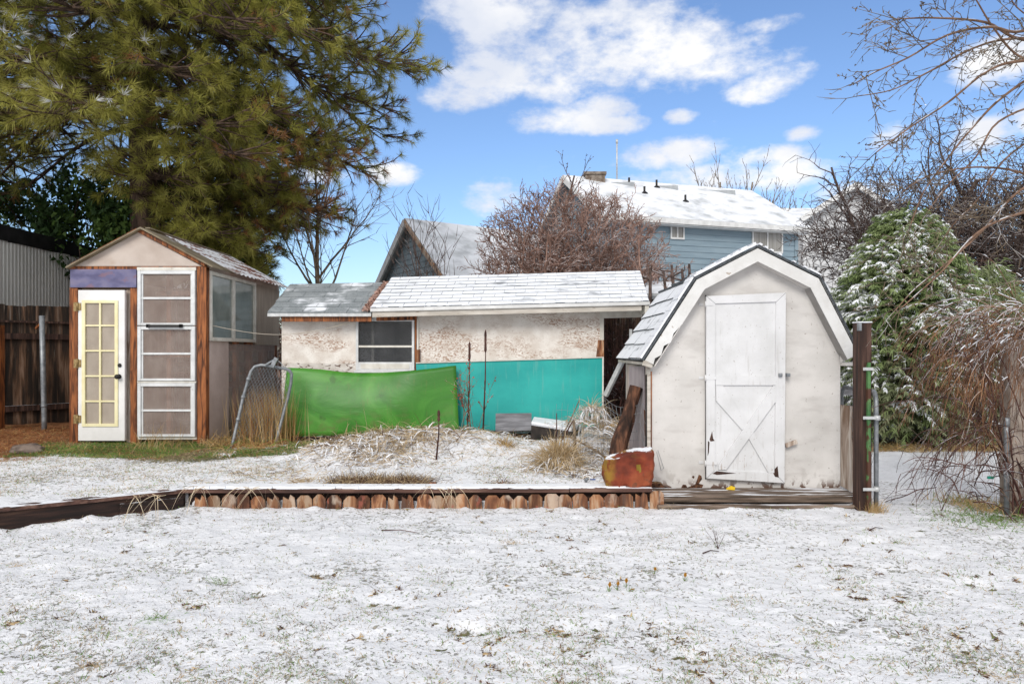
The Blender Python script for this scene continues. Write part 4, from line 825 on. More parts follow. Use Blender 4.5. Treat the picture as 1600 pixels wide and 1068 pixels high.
def blue_house():
    L = Vector((1.925, 26, 8.25)); Rr = Vector((10.0, 28.5, 8.25)); u = Vector((8.075, 2.5, 0)).normalized(); v = Vector((u.y, -u.x, 0)); HW = 3.5
    eh = EYE+4.6; Lr = (Rr-L).length
    t = thing('blue_house', (5, 26, 0), 'large blue lap sided two storey house with a snow covered roof, behind the white shed', 'house')
    e0 = L+v*HW; e1 = Rr+v*HW; e0.z = e1.z = eh; f0 = L-v*HW; f1 = Rr-v*HW; f0.z = f1.z = eh
    b = MB(); roof_quad(b, [e0, e1, Rr, L], .1); rf = b.build('roof', m_sheetsn, t)
    b = MB(); roof_quad(b, [L, Rr, f1, f0], .1); b.build('roof', m_sheetsn, t)
    w = HW-.4; o = .35
    A = L+v*w+u*o; B = Rr+v*w-u*o; C_ = L-v*w+u*o; D_ = Rr-v*w-u*o
    for p in (A, B, C_, D_): p.z = 0
    zt = eh-.02
    b = MB(); siding(b, A, B, 0, zt, .21); gable_siding(b, C_, A, 0, zt+.12, L.z-.12, .21, out=-u); gable_siding(b, D_, B, 0, zt+.12, L.z-.12, .21, out=u); b.face([C_, D_, D_+Vector((0, 0, zt)), C_+Vector((0, 0, zt))]); b.build('wall', m_blue, t)
    # fascia / gutter / soffit
    b = MB(); b.bar(e0+Vector((0, 0, -.1))-v*.0, e1+Vector((0, 0, -.1)), .06, .17); b.slab([e0-Vector((0, 0, .2)), e1-Vector((0, 0, .2)), e1-v*.45-Vector((0, 0, .2)), e0-v*.45-Vector((0, 0, .2))], (0, 0, -.02)); b.build('gutter', m_trimw, t)
    for s, p0, p1, p2 in ((-1, e0, L, f0), (1, e1, Rr, f1)):
        b = MB(); q = Vector((0, 0, -.13)); b.bar(p0+q, p1+q, .05, .2); b.bar(p1+q, p2+q, .05, .2); b.build('rake_board', m_trimw, t)
    # corner board
    b = MB(); q = B+Vector((0, 0, 0)); b.box(q.x-.06, q.x+.06, q.y-.06, q.y+.03, 0, zt-.1); b.build('corner_board', m_blue, t)
    # windows on the long wall, at pixel positions
    def onwall(px):   # intersection of the pixel column with wall AB
        k = (px-800)/F; s = (A.x-k*A.y)/(k*u.y-u.x); return A+u*s
    for (p0, p1, y0, y1) in ((1047, 1068.5, 348.5, 374.5), (1174.5, 1222, 358, 396)):
        a = onwall(p0); c = onwall(p1); z1 = EYE+(HZ-y0)*a.y/F; z0 = EYE+(HZ-y1)*c.y/F
        def fb(mb, s0, s1, zz0, zz1, d0, d1):
            P = a.lerp(c, s0); Q = a.lerp(c, s1); mb.hexa([P+v*d1+Vector((0, 0, zz0)), Q+v*d1+Vector((0, 0, zz0)), Q+v*d0+Vector((0, 0, zz0)), P+v*d0+Vector((0, 0, zz0)), P+v*d1+Vector((0, 0, zz1)), Q+v*d1+Vector((0, 0, zz1)), Q+v*d0+Vector((0, 0, zz1)), P+v*d0+Vector((0, 0, zz1))])
        L_ = (c-a).length; f = .05/L_; b = MB(); fb(b, 0, f, z0, z1, .0, .06); fb(b, 1-f, 1, z0, z1, 0, .06); fb(b, f, 1-f, z1-.06, z1, 0, .06); fb(b, f, 1-f, z0, z0+.06, 0, .06); fb(b, .5-f/2, .5+f/2, z0+.06, z1-.06, .0, .055)
        w_ = b.build('window', m_trimw, t); b = MB(); fb(b, f, 1-f, z0+.06, z1-.06, .022, .03); b.build('pane', m_glasshs, w_)
    # roof fittings
    def onroof(px, frac):   # frac 0 ridge .. 1 eave
        P = L.lerp(e0, frac); k = (px-800)/F; s = (P.x-k*P.y)/(k*u.y-u.x); return P+u*s
    for px, fr in ((983, .12), (1026, .15), (1007, .36), (1071, .52)):
        p = onroof(px, fr); b = MB(); b.tube([p-Vector((0, 0, .05)), p+Vector((0, 0, .24 if px != 1026 else .28))], .042, 10); b.tube([p-Vector((0, 0, .02)), p+Vector((0, 0, .04))], [.14, .07], 10); b.build('vent_pipe', m_black, t)
    p = onroof(932, .05); b = MB(); b.box(p.x-.45, p.x+.3, p.y-.25, p.y+.3, p.z-.4, p.z+.12); b.box(p.x-.5, p.x+.35, p.y-.3, p.y+.35, p.z+.12, p.z+.22); b.build('chimney', m_brick, t)
    p = onroof(964, .0); b = MB(); b.tube([p-Vector((0, 0, .1)), p+Vector((0, 0, 1.45))], .03, 8); b.tube([p+Vector((0, 0, 1.4)), p+Vector((0, 0, 1.55))], .045, 8); b.build('antenna_mast', m_galvl, t)
    for px, s_ in ((968, 1), (1035, 1), (1120, 1.2)):
        b = MB(); p = onroof(px, .02); b.box(p.x-.4*s_, p.x+.5*s_, p.y-.5, p.y-.02, p.z-.40, p.z-.2)
        b.build('ridge_vent', m_sheetsn, t)
blue_house()
def small_blue_house():
    th = R(33); u = Vector((math.cos(th), math.sin(th), 0)); v = Vector((u.y, -u.x, 0)); L = Vector((-3.15, 20, EYE+3.93)); HW = 2.75; eh = EYE+1.80; Ln = 4.8
    Rr = L+u*Ln; e0 = L+v*HW; e1 = Rr+v*HW; f0 = L-v*HW; f1 = Rr-v*HW
    for p in (e0, e1, f0, f1): p.z = eh
    t = thing('shingled_house', (-1, 19, 0), 'grey blue shingled house with snowy roof and orange rake, left of the bush', 'house')
    b = MB(); roof_quad(b, [e0, e1, Rr, L], .1); b.build('roof', m_sheetsn, t)
    b = MB(); roof_quad(b, [L, Rr, f1, f0], .1); b.build('roof', m_sheetsn, t)
    w = HW-.2; o = .22; A = L+v*w+u*o; C_ = L-v*w+u*o; A.z = C_.z = 0; B = Rr+v*w-u*o; B.z = 0; D_ = Rr-v*w-u*o; D_.z = 0
    b = MB(); gable_siding(b, C_, A, 0, eh+.02, L.z-.15, .17, out=-u); b.build('gable_wall', m_blue2, t)
    b = MB(); siding(b, A, B, 0, eh, .17); gable_siding(b, D_, B, 0, eh+.02, L.z-.15, .17, out=u); b.face([C_, D_, D_+Vector((0, 0, eh)), C_+Vector((0, 0, eh))]); b.build('wall', m_blue2, t)
    q = Vector((0, 0, -.12)); b = MB(); b.bar(e0+q, L+q, .05, .13); b.build('rake_board', m_trimo, t)
    b = MB(); b.bar(L+q, f0+q, .06, .22); b.build('rake_board', m_trimw, t)
    b = MB(); b.bar(e0+q, e1+q, .06, .18); b.build('gutter', m_trimw, t)
small_blue_house()
def white_house():
    th = R(-20); u = Vector((math.cos(th), math.sin(th), 0))
    t = thing('white_house', (15, 33, 0), 'white sided house half hidden by the dark bare tree at right', 'house')
    P = lambda px, py, Y: at(px, py, Y)
    pk = P(1330, 289, 33); l = P(1245, 343, 33); r = Vector((2*pk.x-l.x, 33, l.z)); back = Vector((2.0, 12, 0))
    A = Vector((l.x+.3, 33, 0)); B = Vector((r.x-.3, 33, 0)); b = MB(); gable_siding(b, A, B, 0, l.z-.05, pk.z-.15, .22, out=Vector((0, -1, 0)))
    for q in (A, B): b.face([q, q+back, q+back+Vector((0, 0, l.z)), q+Vector((0, 0, l.z))])
    b.build('wall', m_wsiding, t)
    fr = Vector((0, -.5, 0))
    b = MB(); roof_quad(b, [l+fr, pk+fr, pk+back, l+back], .1); b.build('roof', m_sheetsn, t)
    b = MB(); roof_quad(b, [pk+fr, r+fr, r+back, pk+back], .1); b.build('roof', m_sheetsn, t)
    b = MB(); q = Vector((0, -.52, -.1)); b.bar(l+q, pk+q, .06, .25); b.bar(pk+q, r+q, .06, .25); b.build('rake_board', m_trimw, t)
    # grey roofed wing
    b = MB(); b.slab([P(1205, 345, 34), P(1300, 345, 34), P(1300, 325, 37), P(1222, 325, 37)], (0, 0, -.1)); b.build('wing_roof', m_sheetsn, t)
    b = MB(); b.box(P(1215, 0, 34).x, P(1300, 0, 34).x, 34.2, 40, 0, P(0, 347, 34).z); b.build('wing_wall', m_wsiding, t)
white_house()
# ================================================================ trees
def split_tree(name, loc, label, S, m1, m2, cat='tree', group=None, lev=1, n1=8, n2=3, part2='branches'):
    t = thing(name, loc, label, cat, group); S = np.array(S); lv = S[:, 8]
    a = S[lv < lev]; b = S[lv >= lev]
    if len(a): segs_build('trunk', a, m1, t, n1)
    if len(b): segs_build(part2, b, m2, t, n2)
    return t
def bare_trees():
    # thin upright tree left of the grey-blue house
    rng = random.Random(11); S = []; b = atz(508, 14.5, .2)
    cfg = dict(step=[.35, .25, .18, .12], wander=[.10, .16, .22, .3], trop=[.2, .5, .25, .1], kids=[17, 9, 4], angle=(20, 45), ratio=(.38, .56), rmin=.007, start=.3, start0=.33, taper=.2)
    grow(S, b, (.02, 0, 1), 5.3, .085, 0, cfg, rng)
    split_tree('bare_tree', b, 'slim brown bare tree with ascending limbs left of the shingled house gable', S, m_twig_tan, m_twig_tan)
    # thin saplings in front of gable
    rng = random.Random(5); S = []; b = atz(675, 13, .2)
    for k in range(4): grow(S, b+Vector((k*.2-.3, 0, 0)), (rng.uniform(-.15, .15), 0, 1), rng.uniform(2.6, 3.7), .022, 0, dict(cfg, kids=[9, 4], angle=(18, 40)), rng)
    split_tree('bare_sapling', b, 'thin many stemmed bare sapling in front of the snowy roof beside the shingled gable', S, m_twig_dk, m_twig_dk)
    # big reddish twiggy bush
    def fill(S, n, c, rad, L_, r, rng, cfg_, zmin=None):
        for k in range(n):
            v = Vector((rng.gauss(0, 1), rng.gauss(0, 1), rng.gauss(0, 1))).normalized()*rng.random()**.45
            p = Vector((c[0]+v.x*rad[0], c[1]+v.y*rad[1], c[2]+v.z*rad[2]))
            if p.z < (zmin or .5): continue
            d = Vector((v.x*.9, v.y*.6, .35+.7*v.z))+rnd_perp(Vector((0, 0, 1)), rng)*.5
            grow(S, p-d.normalized()*L_*.5, d, L_*rng.uniform(.6, 1.2), r, 1, cfg_, rng)
    S = []; rng = random.Random(21); b = atz(885, 14.5, .1)
    fc = dict(step=[.1, .1, .08], wander=[.3, .45, .6], trop=[.1, .1, .1], kids=[0, 6, 2], angle=(25, 65), ratio=(.4, .7), rmin=.008, start=.1, taper=.45)
    fill(S, 1300, (1.25, 14.5, 3.0), (2.15, 1.3, 1.95), .55, .012, rng, fc, 2.0)
    cfg = dict(step=[.22, .16, .1, .1], wander=[.3, .4, .5, .5], trop=[.06, .02, -.1, 0], kids=[9, 5, 2], angle=(22, 60), ratio=(.2, .34), rmin=.009, start=.2, start0=.38, taper=.3)
    for k in range(34):
        a = rng.uniform(0, 6.28); sp = rng.uniform(.1, .72); L_ = rng.uniform(3.4, 4.6)*(1-.10*sp)
        grow(S, b+Vector((math.cos(a)*.35, math.sin(a)*.3, 0)), (math.cos(a)*sp, math.sin(a)*sp*.8, 1), L_, .04, 0, cfg, rng)
    split_tree('twiggy_bush', b, 'wide dense reddish brown bare bush in front of the large blue house', S, m_twig_red, m_twig_red, 'bush')
    # dark upright stems in it
    S = []; rng = random.Random(22); b = atz(858, 15.6, .1)
    grow(S, b, (-.02, 0, 1), 5.6, .07, 0, dict(cfg, wander=[.12, .2, .3], kids=[10, 5, 3], trop=[.3, .4, .2]), rng)
    split_tree('bare_tree', b, 'dark bare sapling poking up above the top left of the reddish bush', S, m_twig_dk, m_twig_dk)
    # low pinkish bushes at left
    for i, (px, Y, h, sd, mm, lab) in enumerate(((440, 17, 2.4, 31, m_twig_red, 'low pinkish bare bush just right of the greenhouse roof, beyond the lower shingle roof'), (495, 18, 2.2, 32, m_twig_red, 'low rust coloured bare bush around the foot of the slim bare tree'), (560, 18, 2.3, 33, m_twig_red, 'low bare bush between the slim bare tree and the shingled house'), (375, 19, 2.6, 34, m_twig_tan, 'tan bare bush seen under the brown pine boughs'), (25, 17, 5.8, 35, m_twig_dk, 'thin grey bare tree at the far left above the metal building'), (990, 15.5, 2.4, 37, m_twig_red, 'small reddish bare bush at the right foot of the wide dense bush'))):
        S = []; rng = random.Random(sd); b = atz(px, Y, .3); n = 22 if i != 4 else 7
        for k in range(n):
            a = rng.uniform(0, 6.28); sp = rng.uniform(.1, .8) if i != 4 else .25
            grow(S, b+Vector((math.cos(a)*.5, 0, 0)), (math.cos(a)*sp, math.sin(a)*sp*.5, 1), h*rng.uniform(.75, 1.1), .03, 0, dict(cfg, kids=[8, 6, 2]), rng)
        split_tree('bare_bush' if i != 4 else 'bare_tree', b, lab, S, mm, mm, 'bush' if i != 4 else 'tree')
    # tan tree behind the blue house
    S = []; rng = random.Random(41); b = atz(1140, 38, 0)
    for k in range(26):
        x = rng.uniform(-3.6, 4.6); hh = 10.4-.32*abs(x)**1.3*(1 if x < 0 else .8)
        grow(S, b+Vector((x*.6, rng.uniform(-1, 1), 0)), (x*.035, 0, 1), hh*rng.uniform(.9, 1.06), .13, 0, dict(cfg, step=[.8, .5, .3], wander=[.08, .15, .3], trop=[.2, .5, .3], kids=[8, 5, 2], angle=(15, 35), start0=.6, ratio=(.25, .4), rmin=.018), rng)
    split_tree('bare_tree', b, 'pale tan upright bare tree rising behind the ridge of the large blue house', S, m_twig_tan, m_twig_tan)
    # dark spreading tree at right
    S = []; rng = random.Random(52); b = atz(1378, 15.5, 0)
    cf = dict(step=[.4, .22, .15, .1], wander=[.12, .42, .5, .5], trop=[.1, -.05, -.02, -.05], kids=[17, 10, 6], angle=(35, 75), ratio=(.42, .62), rmin=.008, start=.15, start0=.5, taper=.3)
    grow(S, b, (0, 0, 1), 5.6, .16, 0, cf, rng); 
    for dx in (-.9, .9): grow(S, b+Vector((0, 0, 3.0)), (dx, 0, 1), 3.0, .08, 1, cf, rng)
    fill(S, 430, (8.9, 15.5, 4.0), (2.5, 1.3, 1.7), .8, .013, rng, dict(fc, wander=[.3, .55, .7], trop=[0, 0, 0]), 2.2)
    split_tree('bare_tree', b, 'dark gnarled spreading bare tree behind the cypress, right of the blue house', S, m_twig_dk, m_twig_dk)
    S = []; rng = random.Random(55); b = atz(1560, 14.5, 0)
    grow(S, b, (0, 0, 1), 5.0, .15, 0, dict(cf, kids=[15, 9, 4]), rng)
    for dx in (-.9, .7): grow(S, b+Vector((0, 0, 2)), (dx, -.2, 1), 2.4, .08, 1, cf, rng)
    fill(S, 360, (10.6, 14.5, 3.8), (1.5, 1.2, 1.6), .8, .013, rng, dict(fc, wander=[.3, .55, .7], trop=[0, 0, 0]), 2.0)
    split_tree('bare_tree', b, 'dark tangled bare tree at the right edge behind the vines', S, m_twig_dk, m_twig_dk)
    # brush filling behind the vines at the right and behind the coop
    for i, (px, Y, w, h, sd, n, mm, lab) in enumerate(((1600, 11.6, 1.2, 2.1, 61, 16, m_twig_br, 'brown brushwood thicket between the cypress and the concrete post'), (968, 11.6, .55, 2.0, 62, 46, m_vine_dk, 'dark brown vine covered hedge seen in the gap between the coop and the white shed'), (1690, 13, 1.5, 3, 63, 20, m_twig_dk, 'thin dark thicket at the far right edge'))):
        S = []; rng = random.Random(sd); b = atz(px, Y, Hs((px-800)/F*Y, Y))
        for k in range(n):
            grow(S, b+Vector((rng.uniform(-w, w), rng.uniform(-.3, .3), 0)), (rng.uniform(-.3, .3), rng.uniform(-.2, .2), 1), h*rng.uniform(.7, 1.1), .012, 0, dict(cfg, kids=[9, 5], step=[.15, .1, .1], rmin=.004, start0=.08, start=.1), rng)
        split_tree('thicket', b, lab, S, mm, mm, 'thicket')
    # back fence in the gap
    p = atz(968, 12.1, .2); b = MB()
    for k in range(14): b.box(p.x-1.0+k*.15, p.x-1.0+k*.15+.145, 12.1, 12.12, .1, 2.35)
    o = b.build('back_fence', m_dkfence, loc=(p.x, p.y, .1)); tag(o, 'dark board fence behind the vines in the gap beside the coop', 'fence')
    # pruned dark stubs
    S = []; rng = random.Random(71); b = atz(1050, 12.4, 0)
    for k, (x, zt) in enumerate(((1016, 418), (1040, 424), (1052, 414), (1068, 420), (1078, 412))):
        q = at(x, zt+30, 12.4); e = at(x+rng.uniform(-4, 8), zt, 12.4); S.append((*q, *e, .03, .022, 1)); S.append((*(q-Vector((0, 0, 2.2))), *q, .04, .03, 0))
        for j in range(2): 
            d = Vector((rng.choice((-1, 1))*.22, 0, rng.uniform(.02, .16))); m_ = q.lerp(e, rng.uniform(.3, .9)); S.append((*m_, *(m_+d), .02, .012, 1)); S.append((*(m_+d), *(m_+d+Vector((0, 0, .1))), .012, .007, 1))
    split_tree('pruned_shrub', b, 'cut back black shrub with short snowy stubs left of the white shed roof', S, m_twig_dk, m_twig_dk, 'shrub', n2=6)
bare_trees()
def far_wood():
    rs = np.random.default_rng(77); n = 26000; x = rs.uniform(-75, 75, n); y = 52+rs.uniform(-5, 5, n)-.004*x*x; hh = 2.2+5.2*fbm(x*.16+3, y*.1, 3); z = rs.random(n)*hh
    T = Tris(); D = np.stack([rs.normal(size=n)*.5, rs.normal(size=n)*.3, rs.uniform(.3, 1.2, n)], 1); k = rs.random(n) < .25
    P = np.stack([x, y, z-.3], 1)
    for m_, s in ((0, ~k), (1, k)): T.add(ribbons(P[s], D[s], rs.uniform(.8, 2.0, s.sum()), .09, .15, 2, rng=rs), m_)
    o = T.build('far_wood', [m_twig_dk, m_twig_tan], None, (0, 52, 0)); tag(o, 'far off band of bare brown trees behind the houses', 'wood', kind='stuff')
far_wood()

def foreground_tree():
    Y = 5.6; t = thing('bare_tree', (5.9, 5.6, 0), 'near bare tree at the right whose drooping branches reach in from the upper right corner', 'tree')
    rng = random.Random(91)
    S = []; S.append((5.9, 5.6, -.1, 5.8, 5.6, 2.2, .17, .14, 0)); S.append((5.8, 5.6, 2.2, 5.7, 5.6, 4.6, .14, .1, 0))
    limbs = [([(1720, 60), (1600, 62), (1540, 35), (1460, 28), (1398, 30)], .020, 5.4), ([(1720, 0), (1600, 48), (1545, 42), (1480, 55), (1420, 90), (1370, 112), (1338, 130)], .018, 5.3),
             ([(1720, 60), (1590, 60), (1520, 75), (1450, 112), (1395, 140), (1340, 150)], .016, 5.6), ([(1720, 90), (1600, 95), (1540, 112), (1480, 160), (1420, 200), (1368, 238)], .018, 5.2),
             ([(1720, 130), (1640, 110), (1570, 150), (1520, 200), (1480, 250), (1445, 300), (1425, 350)], .018, 5.8), ([(1720, 170), (1640, 160), (1560, 190), (1525, 245), (1480, 290), (1450, 330)], .015, 5.5),
             ([(1700, 120), (1600, 92), (1555, 48), (1525, 0), (1500, -40)], .016, 5.4), ([(1720, 300), (1640, 283), (1570, 264), (1510, 262), (1450, 276), (1410, 300)], .016, 5.7),
             ([(1720, 240), (1640, 272), (1585, 305), (1530, 365), (1480, 412), (1430, 450), (1398, 484)], .015, 5.2), ([(1720, 330), (1640, 326), (1580, 338), (1525, 365), (1470, 425), (1410, 480)], .017, 5.0),
             ([(1720, 210), (1640, 205), (1570, 250), (1530, 310), (1490, 350), (1455, 400)], .014, 5.9), ([(1700, 40), (1640, 0), (1600, -40)], .018, 5.4),
             ([(1690, 60), (1600, 20), (1570, -20)], .014, 5.8)]
    tw = dict(step=[.12, .09, .07], wander=[.16, .28, .3], trop=[-.25, -.15, 0], kids=[5, 2], angle=(22, 60), ratio=(.35, .55), rmin=.0032, start=.15, start0=.2, taper=.35)
    for pts, r, Y in limbs:
        r *= .8
        P = [at(px+rng.uniform(-2, 2), py, Y+(.35-.25*i)*.4) for i, (px, py) in enumerate(pts)]
        q = P[0]; S.append((5.75, 5.6, min(4.4, max(2.0, q.z+.3)), *q, r*1.5, r*1.1, 0))
        n = 0; tot = sum((P[i+1]-P[i]).length for i in range(len(P)-1)); acc = 0
        for i in range(len(P)-1):
            m_ = 5; pm = P[i-1] if i else P[i]; pn = P[i+2] if i+2 < len(P) else P[i+1]
            last = P[i]
            for j in range(1, m_+1):
                s = j/m_; a, b_, c, d = pm, P[i], P[i+1], pn
                c1 = (2*b_+(c-a)*s+(2*a-5*b_+4*c-d)*s*s+(-a+3*b_-3*c+d)*s**3)*.5
                L_ = (c1-last).length; r0 = r*(1-.72*acc/tot); acc += L_; r1 = r*(1-.72*acc/tot); S.append((*last, *c1, r0, r1, 0))
                d_ = (c1-last).normalized()
                for _ in range(2):
                    if rng.random() < .25:
                        k = rnd_perp(d_, rng); cd = rot_about(d_, k, R(rng.uniform(25, 65))); grow(S, c1, cd, rng.uniform(.15, .5), max(.0035, r1*.42), 1, dict(tw, kids=[0, 5, 2]), rng)
                last = c1
        grow(S, last, d_, .35, r*.28, 1, tw, rng)
    S = np.array(S)
    # buds along the twigs
    segs_build('limbs', S[S[:, 8] == 0], m_limb, t, 8); segs_build('twigs', S[S[:, 8] > 0], m_twig_br, t, 4)
    tw_ = S[S[:, 8] > 0]; rs = np.random.default_rng(4); idx = rs.choice(len(tw_), len(tw_)//3); P = tw_[idx, 3:6]
    T = Tris(); T.add(ribbons(P, rs.normal(size=(len(P), 3))+nrm(tw_[idx, 3:6]-tw_[idx, :3]), .022, .011, 0, 2, rng=rs), 0); T.build('buds', [m_twig_br], t)
foreground_tree()

# ---------------- pine
def pine():
    bx, by = -7.3, 13.6; rng = random.Random(101); rs = np.random.default_rng(101)
    t = thing('pine_tree', (bx, by, .4), 'huge long needled pine with brown dying boughs at lower right, towering over the greenhouse', 'tree')
    S = [(bx, by, .2, bx+.05, by, 3, .34, .3, 0), (bx+.05, by, 3, bx-.1, by, 7, .3, .24, 0), (bx-.1, by, 7, bx, by, 12.5, .24, .06, 0)]
    tips = []
    def rmax(z): return np.interp(z, [3.2, 4, 5, 6, 7, 8, 9, 11, 12.5, 13.5], [2.0, 2.4, 3.1, 4.2, 5.3, 6.1, 6.2, 4.4, 2.2, .6])
    nl = 158
    for i in range(nl):
        z = 3.5+9.3*(i/nl)**1.15; az = i*2.399+rng.uniform(-.3, .3)
        d = Vector((math.cos(az), math.sin(az), 0)); L_ = rmax(z)*rng.uniform(.82, 1.08)
        if d.y > .5 and z < 10 and rng.random() < .45: continue
        if d.x < .1 and z < 5.9: continue
        if d.y < -.55 and z < 4.8: continue
        if d.x > .3: L_ = min(L_*(.82 if z < 5.3 else .93), 5.55)
        if d.y < -.2: L_ = min(L_, 4.3*rng.uniform(.8, 1.1))     # keeps clear of the greenhouse front
        p = Vector((bx, by, z)); up = rng.uniform(.0, .28); n = 12; r0 = .022+.008*L_; dirv = (d+Vector((0, 0, up))).normalized()
        side0 = Vector((-d.y, d.x, 0))
        for k in range(n):
            f = (k+1)/n; dirv = (dirv+Vector((0, 0, (-.10 if f < .75 else .12)+rng.uniform(-.03, .03)))+side0*rng.uniform(-.07, .07)).normalized(); q = p+dirv*(L_/n)
            S.append((*p, *q, r0*(1-.85*(k/n)), r0*(1-.85*f), 0 if k < 4 else 1)); p = q
            if f > .14:
                for s in (-1, 1):
                    for _ in range(2 if f < .55 or d.x < .1 else 3):
                        if rng.random() < .9:
                            sd = (dirv*rng.uniform(.45, 1.0)+side0*s*rng.uniform(.5, 1.0)+Vector((0, 0, rng.uniform(-.25, .35)))).normalized(); l2 = rng.uniform(.55, 1.35)*(1.25-.5*f); m_ = max(3, int(l2/.2)); pp = p.copy(); dd = sd
                            for j in range(m_):
                                dd = (dd+rnd_perp(dd, rng)*.16+Vector((0, 0, .05))).normalized(); qq = pp+dd*(l2/m_); S.append((*pp, *qq, .02*(1-.6*j/m_), .02*(1-.6*(j+1)/m_), 1)); pp = qq
                                if j >= 1 and rng.random() < .66:
                                    cd = (dd+rnd_perp(dd, rng)*rng.uniform(.5, .9)+Vector((0, 0, .12))).normalized(); l3 = rng.uniform(.12, .38); e = pp+cd*l3; S.append((*pp, *e, .009, .006, 1)); tips.append((e, cd))
                            tips.append((pp, dd))
        tips.append((p, dirv))
    S = np.array(S); segs_build('trunk', S[S[:, 8] == 0], m_bark, t, 10); segs_build('boughs', S[S[:, 8] == 1], m_bark, t, 4)
    TP = np.array([tuple(a) for a, _ in tips]); TD = nrm(np.array([tuple(b) for _, b in tips]))
    T = Tris(); N_ = len(TP); r = rs.random(N_)
    noise = fbm(TP[:, 0]*.9+TP[:, 2]*.5, TP[:, 1]*.6+TP[:, 2]*.9, 3)
    pb = np.where((TP[:, 0] > -5.3) & (TP[:, 2] < 6.3), sstep(6.6, 4.6, TP[:, 2]-(-.35)*(TP[:, 0]+3)*0), .05); pb = np.where((TP[:, 0] > -4.9) & (TP[:, 2] < 6.6), .05+.8*sstep(-4.9, -3.6, TP[:, 0])*(1-sstep(4.4, 6.4, TP[:, 2]))+.35*(1-sstep(3.6, 4.4, TP[:, 2])), .04)
    brown = (r+.6*(noise-.5)) < pb
    kind = np.where(brown, 2, np.where(noise+.25*(rs.random(N_)-.5) > .58, 3, np.where(noise+.25*(rs.random(N_)-.5) < .44, 1, 0)))
    for k in range(4):
        sel = np.where(kind == k)[0]
        if not len(sel): continue
        nn_ = 46 if k != 2 else 30
        P = np.repeat(TP[sel], nn_, 0); D0 = np.repeat(TD[sel], nn_, 0); n = len(P); back = rs.random(n)**1.3*.12
        rv = rs.normal(size=(n, 3)); perp = nrm(rv-D0*(rv*D0).sum(1, keepdims=True)); sp = rs.uniform(.35, 1.5, n)[:, None]
        D = nrm(D0*.8+perp*sp); Ln = rs.uniform(.15, .235, n)*(1 if k != 2 else .8); T.add(ribbons(P-D0*back[:, None], D, Ln, .0088, .18, 1, rng=rs), k)
    # snow on some outer sprays near the upper left
    sel = np.where((TP[:, 0] < -5.2) & (TP[:, 1] < 12.8) & (TP[:, 2] > 5.0) & (rs.random(N_) < .14))[0]
    P = np.repeat(TP[sel], 26, 0); n = len(P); D = nrm(np.repeat(TD[sel], 26, 0)+rs.normal(size=(n, 3))*[.5, .5, .25]); T.add(ribbons(P+[0, 0, .02], D, rs.uniform(.10, .2, n), .009, .1, 1, rng=rs), 4)
    T.build('crown', [m_needle, m_needle2, m_needle_b, m_needle_y, m_snow], t)
    print('pine tufts', N_)
pine()

# ---------------- broadleaf evergreen under the pine
def ivy_tree():
    rs = np.random.default_rng(5); rng = random.Random(5)
    t = thing('ivy_tree', (-9.0, 14.6, .3), 'dark glossy ivy covered tree under the pine, above the black roof edge', 'tree')
    S = []
    for k in range(7): grow(S, (-9.0+k*.25, 14.6, .3), (rng.uniform(-.4, .5), 0, 1), 4.2, .07, 0, dict(step=[.3, .2], wander=[.2, .3], trop=[.1, .1], kids=[10, 4], angle=(30, 60), ratio=(.3, .5), rmin=.01, start0=.35, taper=.3), rng)
    segs_build('trunk', S, m_bark, t, 6)
    T = Tris()
    C = [(-9.6, 14.3, 4.3, 1.3, .9), (-8.5, 14.2, 4.6, 1.3, 1.0), (-10.4, 14.4, 4.5, .9, .7), (-7.8, 14, 4.0, 1.1, .9), (-9.0, 14, 3.7, 1.6, .8), (-6.6, 14.2, 3.7, 1.2, .8), (-7.2, 14.4, 4.8, .9, .9), (-6.0, 14.0, 3.3, .8, .55)]
    for (cx, cy, cz, rr, rz) in C:
        n = 2600; v = nrm(rs.normal(size=(n, 3))); rad = rs.random(n)**.33; P = np.array([cx, cy, cz])+v*rad[:, None]*[rr, .9, rz]
        keep = fbm(P[:, 0]*2.4+P[:, 1], P[:, 2]*2.4+P[:, 1]*.7, 3) > .46; P = P[keep]; v = v[keep]; n = len(P)
        D = nrm(rs.normal(size=(n, 3))+[0, -.3, -.7]); k = (fbm(P[:, 0]*1.5, P[:, 2]*1.5, 2) > .57) & (rs.random(n) < .6)
        for m_, s in ((0, ~k), (1, k)): T.add(ribbons(P[s], D[s], rs.uniform(.07, .12, s.sum()), .075, .2, 2, rng=rs), m_)
    T.build('foliage', [m_ivy, m_ivy2], t)
ivy_tree()

